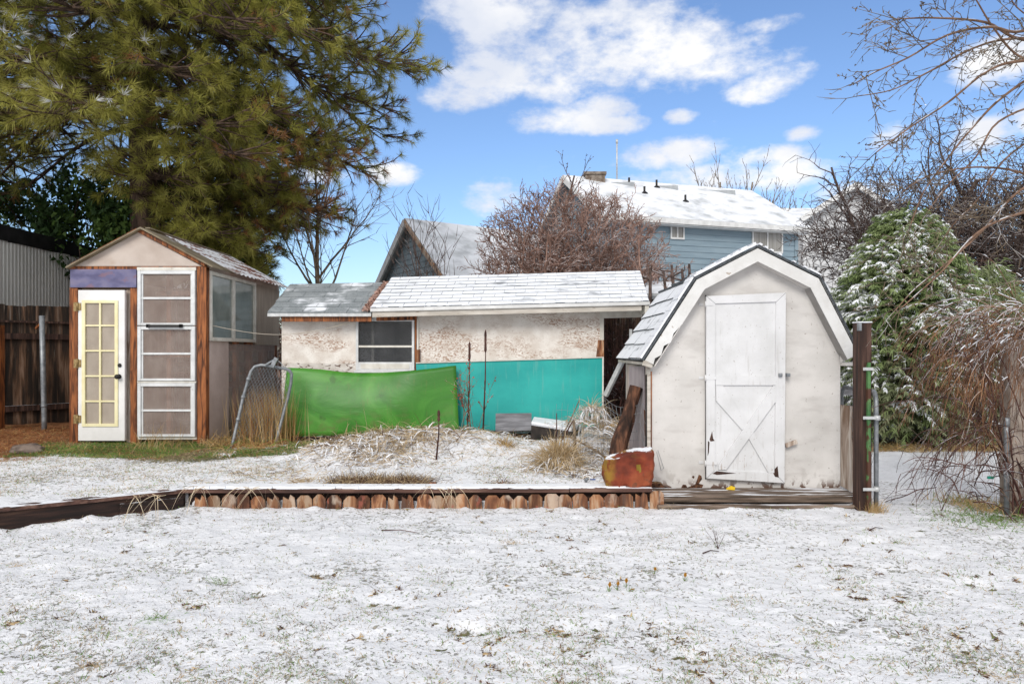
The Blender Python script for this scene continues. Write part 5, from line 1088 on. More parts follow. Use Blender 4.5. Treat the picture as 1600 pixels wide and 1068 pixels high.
# ---------------- cypress
def cypress():
    rs = np.random.default_rng(9); X0, Y0 = 6.55, 11.4; gz = Hs(X0, Y0)
    t = thing('cypress_tree', (X0, Y0, gz), 'bushy green cypress with snow on its drooping sprays, right of the gate post', 'tree')
    segs_build('trunk', [(X0, Y0, gz-.1, X0, Y0, 2, .12, .08, 0), (X0, Y0, 2, X0, Y0, 3.6, .08, .02, 0)], m_bark, t, 8)
    def rad(z): return np.interp(z, [0, .25, .8, 1.5, 2.3, 2.9, 3.4, 3.8], [.65, .88, 1.04, 1.10, .94, .66, .34, .04])
    T = Tris(); n = 5200
    z = rs.random(n)**.9*3.6+.12; a = rs.random(n)*2*math.pi; fr = np.where(rs.random(n) < .68, rs.uniform(.8, 1.02, n), rs.uniform(.3, .85, n))
    lob = .86+.26*fbm(a*1.9, z*2.2, 3)+.0; R_ = rad(z)*lob*fr; P = np.stack([X0+np.cos(a)*R_, Y0+np.sin(a)*R_*.95, gz+z], 1)
    clump = fbm(a*2.5+4, z*2.6, 3); keep = (clump > .34) | (rs.random(n) < .6); P, z, a, fr, clump = P[keep], z[keep], a[keep], fr[keep], clump[keep]; n = len(P)
    out = np.stack([np.cos(a), np.sin(a), np.zeros(n)], 1); ax = nrm(out*.9+np.stack([rs.normal(size=n)*.35, rs.normal(size=n)*.35, rs.uniform(-.2, 1.1, n)], 1)+np.array([0, 0, .2])*(z/3)[:, None])
    Ln = rs.uniform(.26, .46, n); droop = rs.uniform(.5, 1.1, n)
    nl = 11; snow = (fr > .8) & (clump+.16*(rs.random(n)-.5) > .53) & (z > .5); cyp = np.where(z < .9+.6*rs.random(n), 2, np.where(clump > .53, 1, 0)); cyp = np.where(rs.random(n) < .25, 0, cyp)
    side = nrm(np.cross(ax, rs.normal(size=(n, 3))*.35+[0, 0, 1.])); 
    for j in range(nl):
        u = (j+.5)/nl; C = P+ax*(Ln*u)[:, None]; C[:, 2] -= droop*Ln*u*u*.55; tan = nrm(ax-np.array([0, 0, 1.])*(droop*1.1*u)[:, None])
        for s in (-1, 1):
            D = nrm(tan*.9+side*s*rs.uniform(.5, 1.0, n)[:, None]+rs.normal(size=(n, 3))*.15); l = .135*(1-.55*u)*rs.uniform(.7, 1.2, n)
            for k in range(3):
                m_ = cyp == k
                if m_.any(): T.add(ribbons(C[m_], D[m_], l[m_], .021, .45, 2, rng=rs), k)
            sm = snow & (rs.random(n) < .80)
            if sm.any(): T.add(ribbons(C[sm]+[0, 0, .016], D[sm], l[sm]*.85, .028, .4, 2, rng=rs), 3)
    T.build('foliage', [m_cyp, m_cyp2, m_cypb, m_snow], t)
    # a second, lower conifer mass behind to the right
    t2 = thing('cypress_tree', (8.4, 12.3, 0), 'second darker cypress mostly hidden behind the vines at right', 'tree')
    segs_build('trunk', [(8.4, 12.3, 0, 8.4, 12.3, 2.6, .1, .03, 0)], m_bark, t2, 8)
    T = Tris(); n = 2600; z = rs.random(n)*2.9+.1; a = rs.random(n)*2*math.pi; R_ = np.interp(z, [0, 1.4, 3.1], [1.0, 1.1, .3])*rs.uniform(.6, 1.05, n); P = np.stack([8.4+np.cos(a)*R_, 12.3+np.sin(a)*R_, z], 1)
    for j in range(7):
        D = nrm(rs.normal(size=(n, 3))*.6+np.stack([np.cos(a), np.sin(a), -.3+0*a], 1)); T.add(ribbons(P+rs.normal(size=(n, 3))*.07, D, .14, .02, .5, 2, rng=rs), 0 if j % 2 else 2); 
    T.add(ribbons(P[::3]+[0, 0, .03], D[::3], .12, .03, .5, 2, rng=rs), 3)
    T.build('foliage', [m_cyp, m_cyp2, m_cypb, m_snow], t2)
cypress()

# ================================================================ right side: posts, gate, vines
def right_side():
    # gate post
    Y = 6.45; x0, x1 = at(1342, 0, Y).x, at(1362.5, 0, Y).x; zt = at(0, 504, Y).z
    t = thing('gate_post', ((x0+x1)/2, Y, 0), 'tall dark square timber post with snow on top, right of the white shed', 'post')
    b = MB(); b.box(x0, x1, Y, Y+.12, -.1, zt); b.build('timber', m_post, t, bevel=.006)
    b = MB(); b.box(x0-.003, x0+.025, Y-.005, Y+.03, zt-.075, zt+.002); b.build('corner_bracket', m_galv, t)
    b = MB(); g0, g1 = at(1353.5, 0, Y).x, at(1359.5, 0, Y).x; b.box(g0, g1, Y-.014, Y-.001, .0, at(0, 566, Y).z); b.box(g0, g0+.006, Y-.03, Y-.014, .0, at(0, 566, Y).z); b.build('steel_strip', m_green2, t)
    for py, xr in ((576, 1362), (652, 1371), (763, 1370)):
        a = at(1346, py, Y); c = at(xr, py, Y); b = MB(); b.box(a.x, c.x, Y-.036, Y-.031, a.z-.014, a.z+.014); b.tube([(a.x+.02, Y-.045, a.z), (a.x+.02, Y-.034, a.z)], .007, 8)
        if xr > 1365: b.tube([(c.x-.012, Y-.02, a.z-.022), (c.x-.012, Y-.02, a.z+.022)], .028, 12)
        b.build('bracket', m_galvl, t)
    b = MB(); b.box(x0-.005, x1+.005, Y-.004, Y+.124, zt, zt+.012); b.build('snow_cap', m_snow, t, bevel=.004)
    # pipe gate swung back, seen edge on
    g = thing('pipe_gate', (at(1367, 0, 6.5).x, 6.5, 0), 'grey steel pipe gate frame swung open edge on beside the dark timber post', 'gate')
    xg = at(1366.5, 0, 6.5).x; zg = at(0, 617, 6.5).z; path = [(xg, 6.47, .01), (xg, 6.47, zg-.1)]
    for k in range(1, 7): a = k/6*math.pi/2; path.append((xg+(-.0+.13*(1-math.cos(a)))*.35, 6.47+.13*(1-math.cos(a)), zg-.1+.13*math.sin(a)))
    path += [(xg+.16*1.0, 7.4, zg+.03)]; path = path[:-1]+[(xg+.10, 7.1, zg+.03), (xg+.16, 7.42, zg+.03)]
    path += [(xg+.17, 7.5, zg-.05), (xg+.17, 7.5, .05)]
    b = MB(); b.tube(path, .021, 12); b.build('frame', m_galv, g)
    S = []
    for k in range(18):
        y = 6.5+k*.055; S.append((xg+.02+.15*(y-6.5), y, .06, xg+.02+.15*(y+.35-6.5), min(y+.35, 7.5), zg*.55, .0016, .0016, 0)); S.append((xg+.02+.15*(y+.35-6.5), min(y+.35, 7.5), .06, xg+.02+.15*(y-6.5), y, zg*.55, .0016, .0016, 0))
        S.append((xg+.02+.15*(y-6.5), y, zg*.5, xg+.02+.15*(y-6.5), min(y+.3, 7.5), zg, .0016, .0016, 0))
    segs_build('wire_mesh', S, m_galv, g, 4)
    # weathered plywood panel and rail between shed and post
    b = MB(); A = at(1313.5, 632, 7.15); B = at(1338, 638, 7.15); b.hexa([(A.x, 7.15, .1), (B.x+.02, 7.15, .0), (B.x+.02, 7.17, .0), (A.x, 7.17, .1), (A.x, 7.15, A.z), (B.x+.09, 7.15, A.z-.03), (B.x+.09, 7.17, A.z-.03), (A.x, 7.17, A.z)]); o = b.build('plywood_panel', m_rawply, loc=(A.x, 7.15, .05)); tag(o, 'narrow weathered plywood board between the white shed and the dark post', 'board')
    a = at(1312, 609, 8.0); c = at(1350, 612, 8.0); b = MB(); b.bar(a-Vector((.3, 0, 0)), c+Vector((.05, 0, 0)), .05, .09); b.box(a.x-.3, a.x-.2, 7.97, 8.03, 0, a.z); b.box(c.x-.02, c.x+.05, 7.97, 8.03, 0, c.z); o = b.build('fence_rail', m_greyply, loc=(a.x, 8, .05)); tag(o, 'grey horizontal rail with snow on it behind the dark post', 'rail')
    # concrete post
    Y = 6.35; xc = at(1591, 0, Y).x; t = thing('concrete_post', (xc, Y, 0), 'stout rough concrete post wrapped in vines at the right edge', 'post')
    b = MB(); b.box(xc-.07, xc+.075, Y, Y+.15, -.1, at(0, 530, Y).z); b.build('pillar', m_concrete, t, bevel=.01)
    b = MB(); b.box(xc+.078, xc+.2, Y+.02, Y+.13, -.1, 1.75); b.build('side_timber', m_post, t)
    b = MB(); xp = at(1573, 0, 6.3).x; b.tube([(xp, 6.3, -.05), (xp, 6.3, .75), (xp, 6.3, .82)], .022, 12); b.tube([(xp, 6.3, .82), (xp, 6.3, .9)], .026, 12); b.build('conduit', m_galv, t)
    # vines
    t = thing('vine_tangle', (4.6, 6.5, 0), 'tangle of bare orange brown vines arching over the concrete post with snow on top', 'vine')
    rng = random.Random(77); S = []; S2 = []
    def arc(p, d, L_, r, grav, out, wn=.10, kids=True, lev=0):
        n = max(5, int(L_/.055)); p = Vector(p); d = Vector(d).normalized()
        for i in range(n):
            d = (d+Vector((0, 0, -grav/n))+rnd_perp(d, rng)*wn*rng.random()).normalized(); q = p+d*(L_/n)
            if q.z < Hs(q.x, q.y)+.01: break
            out.append((*p, *q, r*(1-.6*i/n), r*(1-.6*(i+1)/n), 0)); p = q
            if kids and rng.random() < .28:
                cd = (d+rnd_perp(d, rng)*.9).normalized(); arc(p, cd, rng.uniform(.08, .3), r*.55, .9, out, .2, lev == 0 and rng.random() < .4, 1)
    for k in range(190):     # canopy strands spilling to the left and front
        x = rng.uniform(4.6, 5.4); y = rng.uniform(6.1, 7.3); z = 1.70+rng.uniform(-.2, .3)*1-.12*(5.0-x)
        d = Vector((rng.uniform(-1.2, .1), rng.uniform(-.5, .35), rng.uniform(-.1, .55))); arc((x, y, z), d, rng.uniform(.5, 1.3), rng.uniform(.0035, .006), rng.uniform(1.6, 3.6), S)
    for k in range(110):     # hanging curtain
        x = rng.uniform(4.4, 4.95); y = rng.uniform(6.3, 7.2); z = 1.5+rng.uniform(-.35, .25)-.45*max(0, 4.45-x)
        arc((x, y, z), (rng.uniform(-.35, .15), rng.uniform(-.2, .2), -.7), rng.uniform(.5, 1.15), .0035, .8, S, .22)
    for k in range(44):     # dark tangle near the ground
        x = rng.uniform(4.1, 4.95); y = rng.uniform(6.15, 6.8)
        arc((x, y, rng.uniform(.05, .9)), (rng.uniform(-1, 1), rng.uniform(-.5, .5), rng.uniform(-.4, 1)), rng.uniform(.5, 1.2), rng.uniform(.004, .007), 1.6, S2, .3)
    for k in range(12):     # stems climbing the post
        x = rng.uniform(4.62, 4.9); arc((x, 6.28, 0), (rng.uniform(-.3, .2), rng.uniform(-.1, .1), 1), 1.9, .009, -.1, S2, .25)
    for d_, L_ in (((-1, -.1, .15), 1.0), ((-1, 0, .3), 1.1), ((-.9, -.2, -.05), .9), ((-1, -.1, .6), 1.2)): arc((4.45, 6.4, .5+rng.random()*.4), d_, L_, .006, 1.2, S2, .15)
    segs_build('strands', S, m_vine, t, 4); segs_build('stems', S2, m_vine_dk, t, 5)
    # ropes of snow held on top of the canopy strands
    S = np.array(S); mid = (S[:, :3]+S[:, 3:6])/2; dd = nrm(S[:, 3:6]-S[:, :3]); sel = (mid[:, 2] > 1.25) & (np.abs(dd[:, 2]) < .6) & (np.random.default_rng(2).random(len(S)) < .13)
    Q = S[sel].copy(); Q[:, [2, 5]] += .006; Q[:, 6:8] = Q[:, 6:8]*.7+.003; segs_build('snow', Q, m_snow, t, 4)['kind'] = 'stuff'
    a = at(1582, 746, 6.2)
    o = None
    b = MB(); a = at(1548, 746, 6.5); b.box(a.x-.02, a.x+.03, 6.5, 6.52, a.z-.012, a.z+.012); b.tube([(a.x-.03, 6.5, a.z), (a.x+.04, 6.5, a.z+.01)], .008, 6); o = b.build('plastic_tag', m_teal2, loc=(a.x, a.y, a.z)); tag(o, 'tiny teal plastic tag caught low in the vines', 'tag')
right_side()

# ================================================================ panels, gate, stones and small things on the bed
def bed_things():
    # green sheet: wavy slab leaning on the coop
    Yp = 9.62; b = MB(); nx, nz = 48, 14; pts = []
    top = [(443, 574), (470, 575), (500, 577), (530, 581), (560, 583), (600, 582), (640, 579), (680, 575), (705, 571.5), (712, 571)]
    tx = [p[0] for p in top]; ty = [p[1] for p in top]
    def gp(u, v, off):
        xb = 441+u*(718-441); xt = 447+u*(712-447); px = xb+(xt-xb)*v; yt = np.interp(xt, tx, ty); yb = 682-10*u; py = yb+(yt-yb)*v
        bul = -.10*math.sin(math.pi*v)*(.5+.5*math.sin(u*5.2-.7))-.05*math.cos(u*7.5)*v-.05*math.exp(-((u-.72)/.12)**2)*v
        Y = Yp-.16*(1-v)+bul*.8-.03; p = at(px, py, Yp-.1); return Vector((p.x, Y+off, p.z))
    for i in range(nx):
        for j in range(nz):
            q = [(i/nx, j/nz), ((i+1)/nx, j/nz), ((i+1)/nx, (j+1)/nz), (i/nx, (j+1)/nz)]
            b.face([gp(*c, 0) for c in q], True); b.face([gp(*c, .006) for c in reversed(q)], True)
    for i in range(nx):
        for v in (0, 1): b.face([gp(i/nx, v, 0), gp((i+1)/nx, v, 0), gp((i+1)/nx, v, .006), gp(i/nx, v, .006)])
    for j in range(nz):
        for u in (0, 1): b.face([gp(u, j/nz, 0), gp(u, (j+1)/nz, 0), gp(u, (j+1)/nz, .006), gp(u, j/nz, .006)])
    c = gp(.5, 0, 0); o = b.build('green_sheet', m_green, loc=c); tag(o, 'bowed bright green plastic sheet leaning against the coop wall', 'sheet')
    import bmesh
    bm = bmesh.new(); bm.from_mesh(o.data); bmesh.ops.remove_doubles(bm, verts=bm.verts, dist=.0008); bmesh.ops.recalc_face_normals(bm, faces=bm.faces); bm.to_mesh(o.data); bm.free()
    t = thing('turquoise_sheet', (at(796, 0, 9.68).x, 9.68, .3), 'flat turquoise sheet leaning along the coop wall right of the green sheet', 'sheet')
    b = MB(); q = [at(652, 678, 9.62), at(942.5, 665, 9.62), at(943, 558.5, 9.7), at(650, 567.5, 9.7)]; b.slab(q, (0, .012, 0)); b.build('panel', m_teal, t)
    b = MB(); b.bar(q[3]+Vector((0, -.01, .006)), q[2]+Vector((0, -.01, .006)), .02, .014); b.bar(q[2]+Vector((-.008, -.01, 0)), q[1]+Vector((-.008, -.01, 0)), .02, .016); b.build('edge_strip', m_cream, t)
    # bottom board
    t = thing('ground_board', (at(680, 0, 9.4).x, 9.4, .28), 'long dark plank on edge along the foot of the coop with snow on it', 'board')
    b = MB(); b.slab([at(438, 693, 9.42), at(560, 690, 9.42), at(560, 681, 9.42), at(438, 682, 9.42)], (0, .05, 0)); b.slab([at(562, 690, 9.42), at(830, 688, 9.42), at(830, 676, 9.42), at(562, 680, 9.42)], (0, .08, 0)); b.build('plank', m_cap2, t, bevel=.006)
    # grey board
    b = MB(); b.slab([at(774, 674, 9.3), at(831, 672, 9.3), at(830.5, 645, 9.42), at(774.5, 645.5, 9.42)], (0, .014, 0)); c = at(802, 674, 9.3); o = b.build('grey_board', m_greyply, loc=c, bevel=.002); tag(o, 'small weathered grey board propped against the turquoise sheet', 'board')
    # black planter box with snow
    t = thing('planter_box', at(865, 685, 9.0), 'low black broken planter box with snow on its lid in front of the turquoise sheet', 'planter')
    P = [at(829, 690, 8.9), at(905, 692, 8.75), at(912, 685, 9.25), at(836, 682, 9.35)]; Q = [at(830, 661, 8.9), at(893, 671, 8.75), at(905, 662, 9.3), at(834, 653, 9.35)]
    b = MB(); b.hexa(P+[p-Vector((0, 0, .02)) for p in Q]); b.build('box', m_blackplastic, t, bevel=.01)
    b = MB(); b.hexa([p+Vector((0, 0, -.018)) for p in Q]+[p+Vector((0, 0, .022)) for p in Q]); o = b.build('lid_snow', m_snow, t, bevel=.014)
    # log
    a = at(962, 712, 7.3); pts = [a+Vector((0, 0, -.12)), at(968, 690, 7.32), at(982, 650, 7.38), at(987, 628, 7.4), at(994, 604, 7.42)]
    b = MB(); b.tube(pts, [.10, .095, .08, .07, .075], 7, sm=False); o = b.build('timber_stump', m_log, loc=pts[0]); tag(o, 'dark crooked log leaning against the left side of the white shed behind the red rock', 'log')
    # fabric sheet on the shed side
    b = MB(); A = [(at(983+i*3.0, 572, 7.9-.07*i), at(984+i*3.0, 735, 7.95-.08*i)) for i in range(9)]
    for i in range(8):
        o0 = .03*(i % 2); o1 = .03*((i+1) % 2)
        b.face([A[i][1]+Vector((0, -o0, 0)), A[i+1][1]+Vector((0, -o1, 0)), A[i+1][0], A[i][0]], True); b.face([A[i][0]+Vector((0, .006, 0)), A[i+1][0]+Vector((0, .006, 0)), A[i+1][1]+Vector((0, .006-o1, 0)), A[i][1]+Vector((0, .006-o0, 0))], True)
    o = b.build('hanging_cloth', m_cloth, loc=A[4][1]); tag(o, 'faded pinkish cloth hanging in folds on the left side of the white shed', 'cloth')
    # dull tarp heap behind fence
    rs = np.random.default_rng(8)
    # downpipe
    b = MB(); b.bar(at(946, 618, 8.9), at(973, 563, 8.7), .05, .06); o = b.build('downpipe', m_galvl, loc=at(946, 618, 8.9), bevel=.006); tag(o, 'white slanting downpipe between the coop and the shed eave', 'pipe')
    b = MB(); b.bar(at(985.5, 560, 9.2), at(985.5, 514, 9.2), .035, .035); b.bar(at(985.5, 640, 9.2), at(985.5, 560, 9.2), .034, .034); o = b.build('thin_post', m_galvl, loc=at(985.5, 640, 9.2)); tag(o, 'thin pale upright post behind the shed eave against the dark hedge', 'post')
    # orange plank at shed side
    b = MB(); b.bar(at(1011, 735, 7.3), at(1008, 640, 7.3), .035, .02); o = b.build('leaning_stake', m_picket, loc=at(1011, 735, 7.3)); tag(o, 'thin reddish stake leaning on the shed corner behind the red rock', 'stake')
    # wire mesh fence
    t = thing('wire_fence', at(965, 740, 7.7), 'sagging square wire mesh fence left of the leaning dark log', 'fence'); S = []; rng = random.Random(4)
    def wp(u, v): 
        p0 = at(938, 738, 7.75); p1 = at(1010, 728, 7.2); zt = .82*(1-.15*math.sin(u*3)); p = p0.lerp(p1, u); return (p.x+.02*math.sin(v*9+u*5), p.y+.02*math.sin(v*7), Hs(p.x, p.y)+zt*v)
    for i in range(11):
        for k in range(8): S.append((*wp(i/10, k/8), *wp(i/10, (k+1)/8), .0022, .0022, 0))
    for j in range(9):
        for k in range(10): S.append((*wp(k/10, j/8), *wp((k+1)/10, j/8), .0022, .0022, 0))
    segs_build('wire_grid', S, m_galv, t, 4)
    t = thing('wire_fence', at(905, 740, 8.1), 'short length of thin wire netting standing in the straw right of the fountain clump', 'fence'); S = []
    for i in range(9):
        for k in range(6):
            p0 = at(870+i*9, 740-(i % 3)*4, 8.1); S.append((p0.x+.01*math.sin(k), 8.1, Hs(p0.x, 8.1)+.10*k, p0.x+.01*math.sin(k+1), 8.1, Hs(p0.x, 8.1)+.10*(k+1), .002, .002, 0))
    for j in range(6):
        for i in range(8): a = at(870+i*9, 740, 8.1); c = at(879+i*9, 740, 8.1); S.append((a.x, 8.1, Hs(a.x, 8.1)+.1*j+.02, c.x, 8.1, Hs(c.x, 8.1)+.1*j+.02, .002, .002, 0))
    segs_build('wire_grid', S, m_galv, t, 4)
    # red rock
    import bmesh
    from mathutils import noise as mn
    Yr = 6.63; x0, x1 = at(946, 0, Yr).x, at(1021, 0, Yr).x; z0, z1 = .188, at(0, 705, Yr).z
    bm = bmesh.new(); bmesh.ops.create_cube(bm, size=1); bmesh.ops.subdivide_edges(bm, edges=bm.edges, cuts=18, use_grid_fill=True)
    for v in bm.verts:
        u = v.co.copy(); rr = u.length; m_ = u.normalized()*.56; u = u.lerp(m_, .30)
        w = Vector((u.x*(x1-x0)*1.02, u.y*.30, u.z))
        topf = 1.02-.42*max(0, -(u.x-.12)) + .10*max(0, u.x-.12); w.z = (u.z+.5)*(z1-z0)*topf
        if u.z < -.3: w.x *= .95
        n = mn.fractal(w*7+Vector((3, 1, 2)), 1, 2, 5)*.03+mn.fractal(w*22, 1, 2, 3)*.006; w += u.normalized()*n
        # hollow on the face
        hx = w.x-.10; hz = w.z-.20
        w.y += .05*math.exp(-(hx/.05)**2-(hz/.05)**2) if u.y < 0 else 0
        w.y -= (.03*math.exp(-((w.x-.2)/.07)**2-((w.z-.19)/.05)**2)) if u.y < 0 else 0
        v.co = w
    me = bpy.data.meshes.new('painted_rock'); 
    for f in bm.faces:
        c = f.calc_center_median(); nz = mn.noise(c*9)
        f.material_index = 1 if (False or ((c.x-.09)**2*1.6+(c.z-.19)**2 < .0011)) else 0; f.smooth = True
    bm.to_mesh(me); bm.free(); o = link('painted_rock', me, [m_rock, m_rocky], None, ((x0+x1)/2, Yr+.1, z0)); tag(o, 'big rock painted red and yellow sitting on the end of the picket edging', 'rock')
    # small stakes / stubs
    def stone(name, loc, size, m, label, cat, seed=1):
        bm = bmesh.new(); bmesh.ops.create_icosphere(bm, subdivisions=4, radius=1)
        for v in bm.verts: u = v.co.copy(); k = 1+.25*mn.fractal(u*1.3+Vector((seed, 0, 0)), 1, 2, 4)+.05*mn.noise(u*6); v.co = Vector((u.x*size[0], u.y*size[1], u.z*size[2]))*k
        for f in bm.faces: f.smooth = True
        me = bpy.data.meshes.new(name); bm.to_mesh(me); bm.free(); o = link(name, me, m, None, loc); tag(o, label, cat)
    a = at(42, 689, 8.6); stone('stone_block', (a.x, a.y, Hs(a.x, a.y)+.02), (.2, .14, .075), m_stone, 'low grey brown stone in the orange straw by the fence', 'stone', 3)
    a = atz(676, 6.8, 0); stone('brick_piece', (a.x, 6.78, Hs(a.x, 6.78)+.02), (.05, .04, .03), m_picket, 'reddish brick lump at the right end of the dead grass clump', 'brick', 5)
    a = at(925, 748, 7.1); b = MB(); b.tube([(a.x-.05, 7.1, a.z-.03), (a.x+.03, 7.12, a.z-.028)], .022, 10); b.box(a.x-.02, a.x+.04, 7.09, 7.12, a.z-.04, a.z-.0); o = b.build('hose_nozzle', m_bluep, loc=(a.x, 7.1, a.z-.05), bevel=.005); tag(o, 'small blue plastic piece lying in the snow left of the red rock', 'nozzle')
    a = at(916, 755, 6.95); b = MB(); b.tube([(a.x, 6.95, a.z-.06), (a.x, 6.95, a.z+.04), (a.x+.01, 6.94, a.z+.055)], [.01, .01, .014], 8); b.tube([(a.x-.018, 6.95, a.z+.03), (a.x+.022, 6.94, a.z+.05)], .012, 8); o = b.build('tap_stub', m_galv, loc=(a.x, 6.95, a.z-.06)); tag(o, 'little dark metal stub standing in the snow near the red rock', 'stub')
    a = at(120, 640, 10); 
    # cord
    b = MB(); p0 = at(330, 508, 9.35); p1 = at(556, 501, 9.6); path = [p0.lerp(p1, k/14)+Vector((0, 0, -.16*math.sin(math.pi*k/14))) for k in range(15)]; b.tube(path, .0045, 6); o = b.build('clothes_cord', m_cord, loc=p0); tag(o, 'thin pale cord sagging from the greenhouse window to the coop window', 'cord')
bed_things()

def bent_gate():
    t = thing('chain_link_gate', at(405, 700, 9.0), 'bent grey chain link gate leaning in dry grass between the greenhouse and the green sheet', 'gate')
    P = lambda px, py, Y=9.05: at(px, py, Y)
    path = [P(361, 700, 8.9), P(364, 690, 8.92), P(372, 655, 8.98), P(380, 620, 9.02), P(388, 592, 9.05), P(392, 580, 9.06), P(398, 572.5, 9.07), P(408, 570, 9.08), P(425, 572.5, 9.1), P(445, 575.5, 9.15), P(452, 578, 9.16), P(455.5, 584, 9.16), P(454.5, 598, 9.16), P(450, 620, 9.14), P(443, 645, 9.1), P(436, 672, 9.06), P(431, 690, 9.02)]
    b = MB(); b.tube(path, .021, 12); b.build('frame', m_galv, t)
    for i in (2, 3, 4): b = MB(); q = path[i]; d = (path[i+1]-q).normalized(); b.tube([q-d*.02, q+d*.02], .029, 10); b.build('collar', m_galv, t)
    b = MB(); q = path[9]; b.bar(P(414, 570, 9.05), P(431, 560, 9.05), .02, .02); b.bar(P(425, 573, 9.04), P(432, 559, 9.04), .035, .05); b.tube([P(432, 562, 9.05), P(438, 566, 9.03), P(444, 574, 9.03), P(447, 571, 9.03)], .006, 6); b.build('clamp', m_galv, t)
    S = []
    def inside(px, py):
        l = np.interp(py, [570, 592, 655, 700], [396, 388, 372, 361]); r = np.interp(py, [575, 620, 690], [452, 449, 431]); return l <= px <= r and py >= 571+(px-400)*.09
    for s in (-1, 1):
        for c in range(-60, 60):
            prev = None
            for k in range(0, 34):
                py = 571+k*3.6; px = 400+c*5.2+s*(py-571)*.62-.25*(py-571); ok = inside(px, py)
                p = at(px, py, 9.05+.03*math.sin(px*.09)+.012*((k+c) % 2)) if ok else None
                if prev is not None and p is not None: S.append((*prev, *p, .0022, .0022, 0))
                prev = p
    segs_build('wire_mesh', S, m_galv, t, 4)
bent_gate()

# ---------------- grasses
def clump(name, label, cat, x, y, n, L_, spread, up, w, mats, probs, seed, droop=.8, group=None, snow=0, rad=.08, dz=0, seg=5, lean=(0, 0)):
    rs = np.random.default_rng(seed); P = np.stack([x+rs.normal(size=n)*rad, y+rs.normal(size=n)*rad*.8, np.zeros(n)], 1); P[:, 2] = H(P[:, 0], P[:, 1])-.01+dz
    D = np.stack([rs.normal(size=n)*spread+lean[0], rs.normal(size=n)*spread+lean[1], np.abs(rs.normal(size=n)*.25+up)], 1); T = Tris(); k = rs.choice(len(mats), n, p=probs); Ln = rs.uniform(.5, 1.1, n)*L_
    for i in range(len(mats)):
        s = k == i
        if s.any(): T.add(ribbons(P[s], D[s], Ln[s], w, droop*rs.uniform(.3, 1.3, s.sum()), seg, rng=rs), i)
    ms = list(mats)
    if snow:
        ms.append(m_snow); s = rs.random(n) < snow
        T.add(ribbons(P[s]+[0, 0, .012], D[s], Ln[s]*.9, w*2.2, droop, seg, rng=rs), len(mats))
    o = T.build(name, ms, None, (x, y, Hs(x, y))); tag(o, label, cat, group); return o
